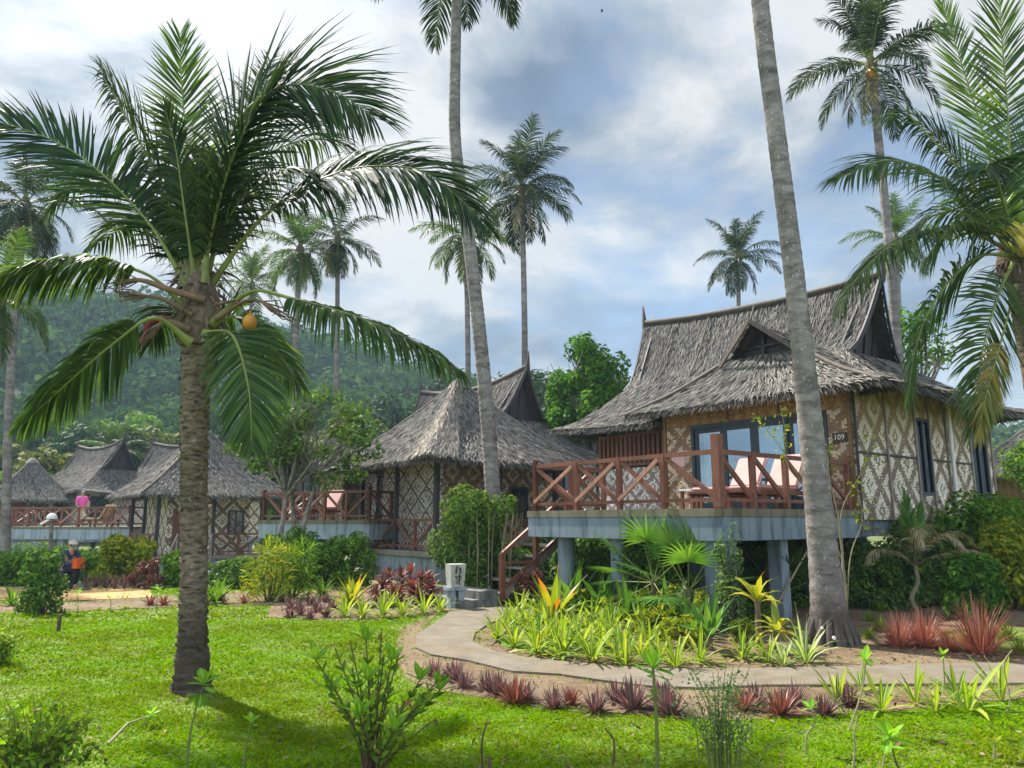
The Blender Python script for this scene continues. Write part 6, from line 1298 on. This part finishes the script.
def things():
    # stone lantern with painted characters
    b = gp(455, 609); root = empty('stone_lantern', b, math.radians(28), 'small pale concrete lantern post with dark painted characters beside the steps', 'lantern')
    m = MB(); m.bx(-.14,-.045,-.11,.11,-.05,.36); m.bx(.03,.15,-.11,.11,-.05,.36); m.build('foot', M['pale_concrete'], root)
    m = MB(); m.bx(-.19,.19,-.15,.15,.362,.42); m.build('ledge', M['pale_concrete'], root)
    m = MB(); V = [(-.135,-.12,.423),(.135,-.12,.423),(.135,.12,.423),(-.135,.12,.423),(-.165,-.14,.86),(.165,-.14,.86),(.165,.14,.86),(-.165,.14,.86)]; m.add(V, [[0,3,2,1],[4,5,6,7],[0,1,5,4],[1,2,6,5],[2,3,7,6],[3,0,4,7]]); bx = m.build('lantern_box', solid('lantern_concrete', (.46,.46,.40), .9, .3, 9), root)
    k = MB(); f = lambda x, z: (x, -.1225-.02*(z-.423)/.437-.008, z)
    for a, c in (((-.06,.80),(.0,.82)),((-.075,.75),(-.01,.765)),((-.07,.70),(-.02,.72)),((-.045,.82),(-.05,.68)),((.02,.79),(.06,.70)),((.05,.80),(.03,.68)),((-.03,.62),(.06,.64)),((.02,.67),(.03,.47)),((-.03,.55),(.05,.57)),((-.06,.64),(-.03,.58)),((.045,.62),(.085,.60)),((-.04,.50),(.01,.53))): k.bar(f(*a), f(*c), .018, .012)
    k.build('characters', M['ink'], bx)
    # lamp on the far lawn
    b = at(49, 545, 29); b[2] = float(gz(b[0], b[1])); root = empty('garden_lamp', b, 0, 'garden lamp with a white cap on a pale wooden post before the far left deck', 'lamp'); H = at(49, 519, 29)[2] - b[2]
    m = MB(); m.tube([(0,0,-.1),(.05,0,H*.6),(.0,0,H)], [.085,.075,.07], 9); m.build('post', M['bark_far'], root)
    m = MB(); m.tube([(0,0,H),(0,0,H+.05),(0,0,H+.15),(0,0,H+.22)], [.18,.20,.14,.05], 14); m.tube([(-.4,0,H-.2),(0,0,H+.02)], [.04,.045], 7); m.build('lamp_head', M['white_paint'], root)
    # sticks leaning near the thick trunk
    p0, p1 = gp(768, 622), at(809, 548, gp(768,622)[1]+.35); m = MB(); m.tube([p0-p0, (p1-p0)*.5+(0,0,.02), p1-p0], [.022,.02,.016], 7); o = m.build('leaning_stick', M['twig_pale']); o.location = p0; tag(o, 'long pale stick leaning in the bed left of the thick trunk', 'stick')
    # leaning climber on deck: yellow-leaved branch
    b = gp(862, 640)
    root = empty('slender_sapling', gp(846,640), 0, 'slender sapling with small yellow leaves growing up past the deck beside the thick trunk', 'sapling'); b = np.array(root.location); Y = b[1]; st = MB(); lf = MB()
    for pts in ([(842,560),(842,510),(862,470),(874,425)], [(842,540),(830,480),(828,455),(826,440)], [(842,560),(800,480),(775,440),(752,412)], [(836,520),(790,470),(785,430),(780,405)], [(850,560),(862,520),(856,480)]):
        C = bez([(0,0,-.03)] + [at(x, y_, Y+.1) - b for x, y_ in pts], 24); st.tube(C, np.linspace(.012,.003,len(C)), 5, 0); n = 38; k = (RNG.uniform(.62, 1, n)*(len(C)-1)).astype(int); lf.leaves(C[k]+RNG.normal(size=(n,3))*.07, RNG.normal(size=(n,3))+[0,-.5,.6], .085*RNG.uniform(.6,1.2,n), .5)
    st.build('stems', M['twig_pale'], root); lf.build('leaves', M['leaf_gold'], root)
    p = at(602, 11, 60); m = MB(); m.tube([(-.22,0,0),(-.08,0,.02),(.1,0,.02),(.24,0,0)], [.02,.07,.06,.015], 8); bo = m.build('bird', solid('bird_feathers', (.03,.03,.035), .8)); bo.location = p; bo.scale = (.6,.6,.6); tag(bo, 'small dark bird flying high up in the sky', 'bird')
    for s_ in (-1, 1): w = MB(); w.strips([(-.06,s_*.03,.03),(.06,s_*.03,.03)], [(-.2,s_,.35),(0,s_,.35)], [(1,0,0),(1,0,0)], .38, .16, .3, 3, [1,1,.7,.1]); w.build('wing', bo.data.materials[0], bo)

def buildings(hz):
    P0 = np.array([3.34, 12.3, 0.0]); main_bungalow(P0)
    w_ = np.array([math.cos(YAW), math.sin(YAW), 0]); u_ = np.array([-math.sin(YAW), math.cos(YAW), 0]); lp = lambda t, s, z=1.902: P0 + w_*t + u_*s + np.array([0,0,z])
    lounger(lp(2.45,.62), YAW, 'pink-cushioned sun lounger on the deck, the one nearest the corner post\'s right-hand rail'); lounger(lp(2.5,1.5), YAW, 'pink-cushioned sun lounger on the deck, the one nearer the glass doors\' left half')
    root = empty('side_table', lp(3.0,2.75), YAW, 'small wooden side table with a white top on the large bungalow\'s deck', 'table'); m = MB(); m.bx(-.3,.3,-.3,.3,.42,.46); m.build('table_top', M['white_paint'], root)
    for x in (-.25,.25):
        for y in (-.25,.25): l = MB(); l.bx(x-.03,x+.03,y-.03,y+.03,0,.419); l.build('leg', M['red_wood'], root)
    # middle bungalow, its pavilion and deck
    far_bungalow((.55,28,-.1), YAW, 'thatched bungalow behind the middle pavilion with a low wing roof to the left', wing=True, dens=75)
    pavilion((-1.85,26.0), YAW, 'square thatched pavilion in the middle with a pale thatch band down its near corner', 0.0, near_patch=True, wm2='weave_front')
    deck((-4.55,24.6), math.radians(60), 'raised concrete deck with red railing left of the middle pavilion', W=5.0, D=3.6, top=1.72, slab=.62, bays=5, braces='duxxu')
    root = lounger(np.array([-6.6,27.0,1.723]), math.radians(60), 'wooden sun lounger with faded pink cushion on the middle deck', 'cushion', group=None)
    # left pavilion, bungalow and deck
    pavilion((-14.9,36.6), YAW, 'square thatched pavilion behind the young palm trunk, walls of bold white and tan diamonds', -.62, wallm='weave_bold', dens=85, eave=3.45, apex=6.6)
    st = MB()
    for i in range(4): st.bx(-.6, .6, -1.7+i*.3, -1.38+i*.3, .02+i*.2, .1+i*.2)
    root = empty('wooden_steps', (-14.9+1.4, 33.2, -.62), math.radians(8), 'wooden steps with pale handrails up to the left pavilion', 'steps'); st.build('treads', M['grey_wood'], root)
    for x in (-.7,.7): m = MB(); m.bar((x,-2.0,.55), (x,-.3,1.75), .07, .07); m.bar((x,-2.0,-.1),(x,-2.0,.62), .07,.07); m.bar((x,-.35,.5),(x,-.35,1.75), .07,.07); m.build('handrail', M['grey_wood'], root)
    far_bungalow((-18.5,48,-.55), math.radians(56), 'thatched bungalow behind the left pavilion, only the top of its saddle ridge showing', dens=45)
    deck((-18.6,37.6), math.radians(78), 'long raised deck at the far left where a person in pink stands', W=8.0, D=4.0, top=1.42, slab=.62, bays=8, braces='xudx')
    far_bungalow((-25.6,50,-.5), math.radians(50), 'mossy thatched bungalow at the left with a dark pointed gable facing right', dens=45)
    far_bungalow((-45.5,70,-.5), math.radians(50), 'thatched bungalow at the left edge, only its dark gable in view', dens=30)
    pavilion((-30.2,48), YAW, 'small thatched pavilion at the left edge with a plain grey pyramid roof', -.1, he=2.4, hw=1.75, dens=80, apex=5.5, eave=3.05)
    pavilion((25.8,36.5), YAW, 'distant thatched hut with brown plank walls at the right edge', .35, wallm='weave_plain', dens=60, rail=False, zb=-.6)
    x = -62.0*1.36; y = 130.; pavilion((x, y), .3, 'small roof of a house far up on the left hillside', float(hz(np.array(x), np.array(y)))+2.5, dens=25, rail=False, zb=-3.5, door=False, name='hillside_house')
    lounger((-20.7,38.7,1.423), math.radians(-15), 'yellow-cushioned sun lounger on the far left deck', 'cushion_cream', group=None)
    # people
    J = dict(hip=(0,0,.93), chest=(.01,0,1.28), neck=(.02,0,1.50), head=(.03,0,1.63), sl=(0,.19,1.42), el=(.05,.26,1.16), hl=(.22,.20,1.02), sr=(0,-.19,1.42), er=(.05,-.26,1.16), hr=(.22,-.20,1.02), kl=(.02,.10,.50), al=(0,.10,.08), tl=(.15,.11,.04), kr=(.02,-.10,.50), ar=(0,-.10,.08), tr=(.15,-.11,.04))
    b = at(81, 515, 38.9); person('person', (b[0], b[1], 1.423), math.radians(-60), 'person in a bright pink shirt standing on the far left deck', J, BONES, RAD,
        [('shirt', [('hip','chest'),('chest','neck'),('chest','sl'),('sl','el'),('chest','sr'),('sr','er')], .022, (.80,.10,.42)), ('trousers', [('hip','kl'),('kl','al'),('hip','kr'),('kr','ar')], .03, (.50,.48,.45))], hair=(.30,.28,.26))
    J = dict(hip=(-.12,0,.50), chest=(.10,0,.80), neck=(.20,0,.96), head=(.27,0,1.07), sl=(.10,.19,.90), el=(.25,.24,.68), hl=(.46,.12,.62), sr=(.10,-.19,.90), er=(.25,-.24,.68), hr=(.46,-.12,.62), kl=(.32,.14,.50), al=(.18,.14,.07), tl=(.34,.15,.04), kr=(.20,-.14,.10), ar=(-.22,-.14,.09), tr=(-.38,-.14,.05))
    b = gp(64, 588); person('gardener', (b[0], b[1], b[2]), math.radians(-35), 'person in dark blue clothes and a pale hat crouching by the sand path', J, BONES, RAD,
        [('shirt', [('hip','chest'),('chest','neck'),('chest','sl'),('sl','el'),('el','hl'),('chest','sr'),('sr','er'),('er','hr')], .02, (.03,.05,.10)), ('trousers', [('hip','kl'),('kl','al'),('hip','kr'),('kr','ar')], .03, (.025,.03,.05))], hat=(.55,.50,.42))
    root = empty('brush_cutter', b + np.array([.45,-.25,0]), math.radians(-35), 'orange-bodied garden trimmer held by the crouching person', 'trimmer'); m = MB(); m.bx(-.12,.13,-.10,.10,.52,.74); m.bx(-.08,.10,-.07,.07,.745,.78); m.build('engine', solid('orange_paint', (.75,.11,.01), .45), root); m = MB(); m.tube([(.17,0,.6),(.6,-.1,.28),(.9,-.2,.06)], .02, 7); m.tube([(.15,0,.6),(.2,.15,.75)], .015, 6); m.build('shaft', M['ink'], root); m = MB(); m.tube([(.9,-.2,.02),(.9,-.2,.07)], [.16,.12], 12); m.build('cutting_head', M['ink'], root)
    q = gp(60, 590); m = MB(); m.tube([(0,0,.0),(0,0,.05),(0,0,.14),(0,0,.17)], [.24,.28,.26,.2], 14); o = m.build('garden_tub', M['ink']); o.location = q; tag(o, 'low black tub on the ground beside the crouching person', 'tub')

build_world()
hz = build_setting()
buildings(hz)
palms()
backdrop_trees(hz)
shrubs(); beds(); weeds(); things()
build_haze()
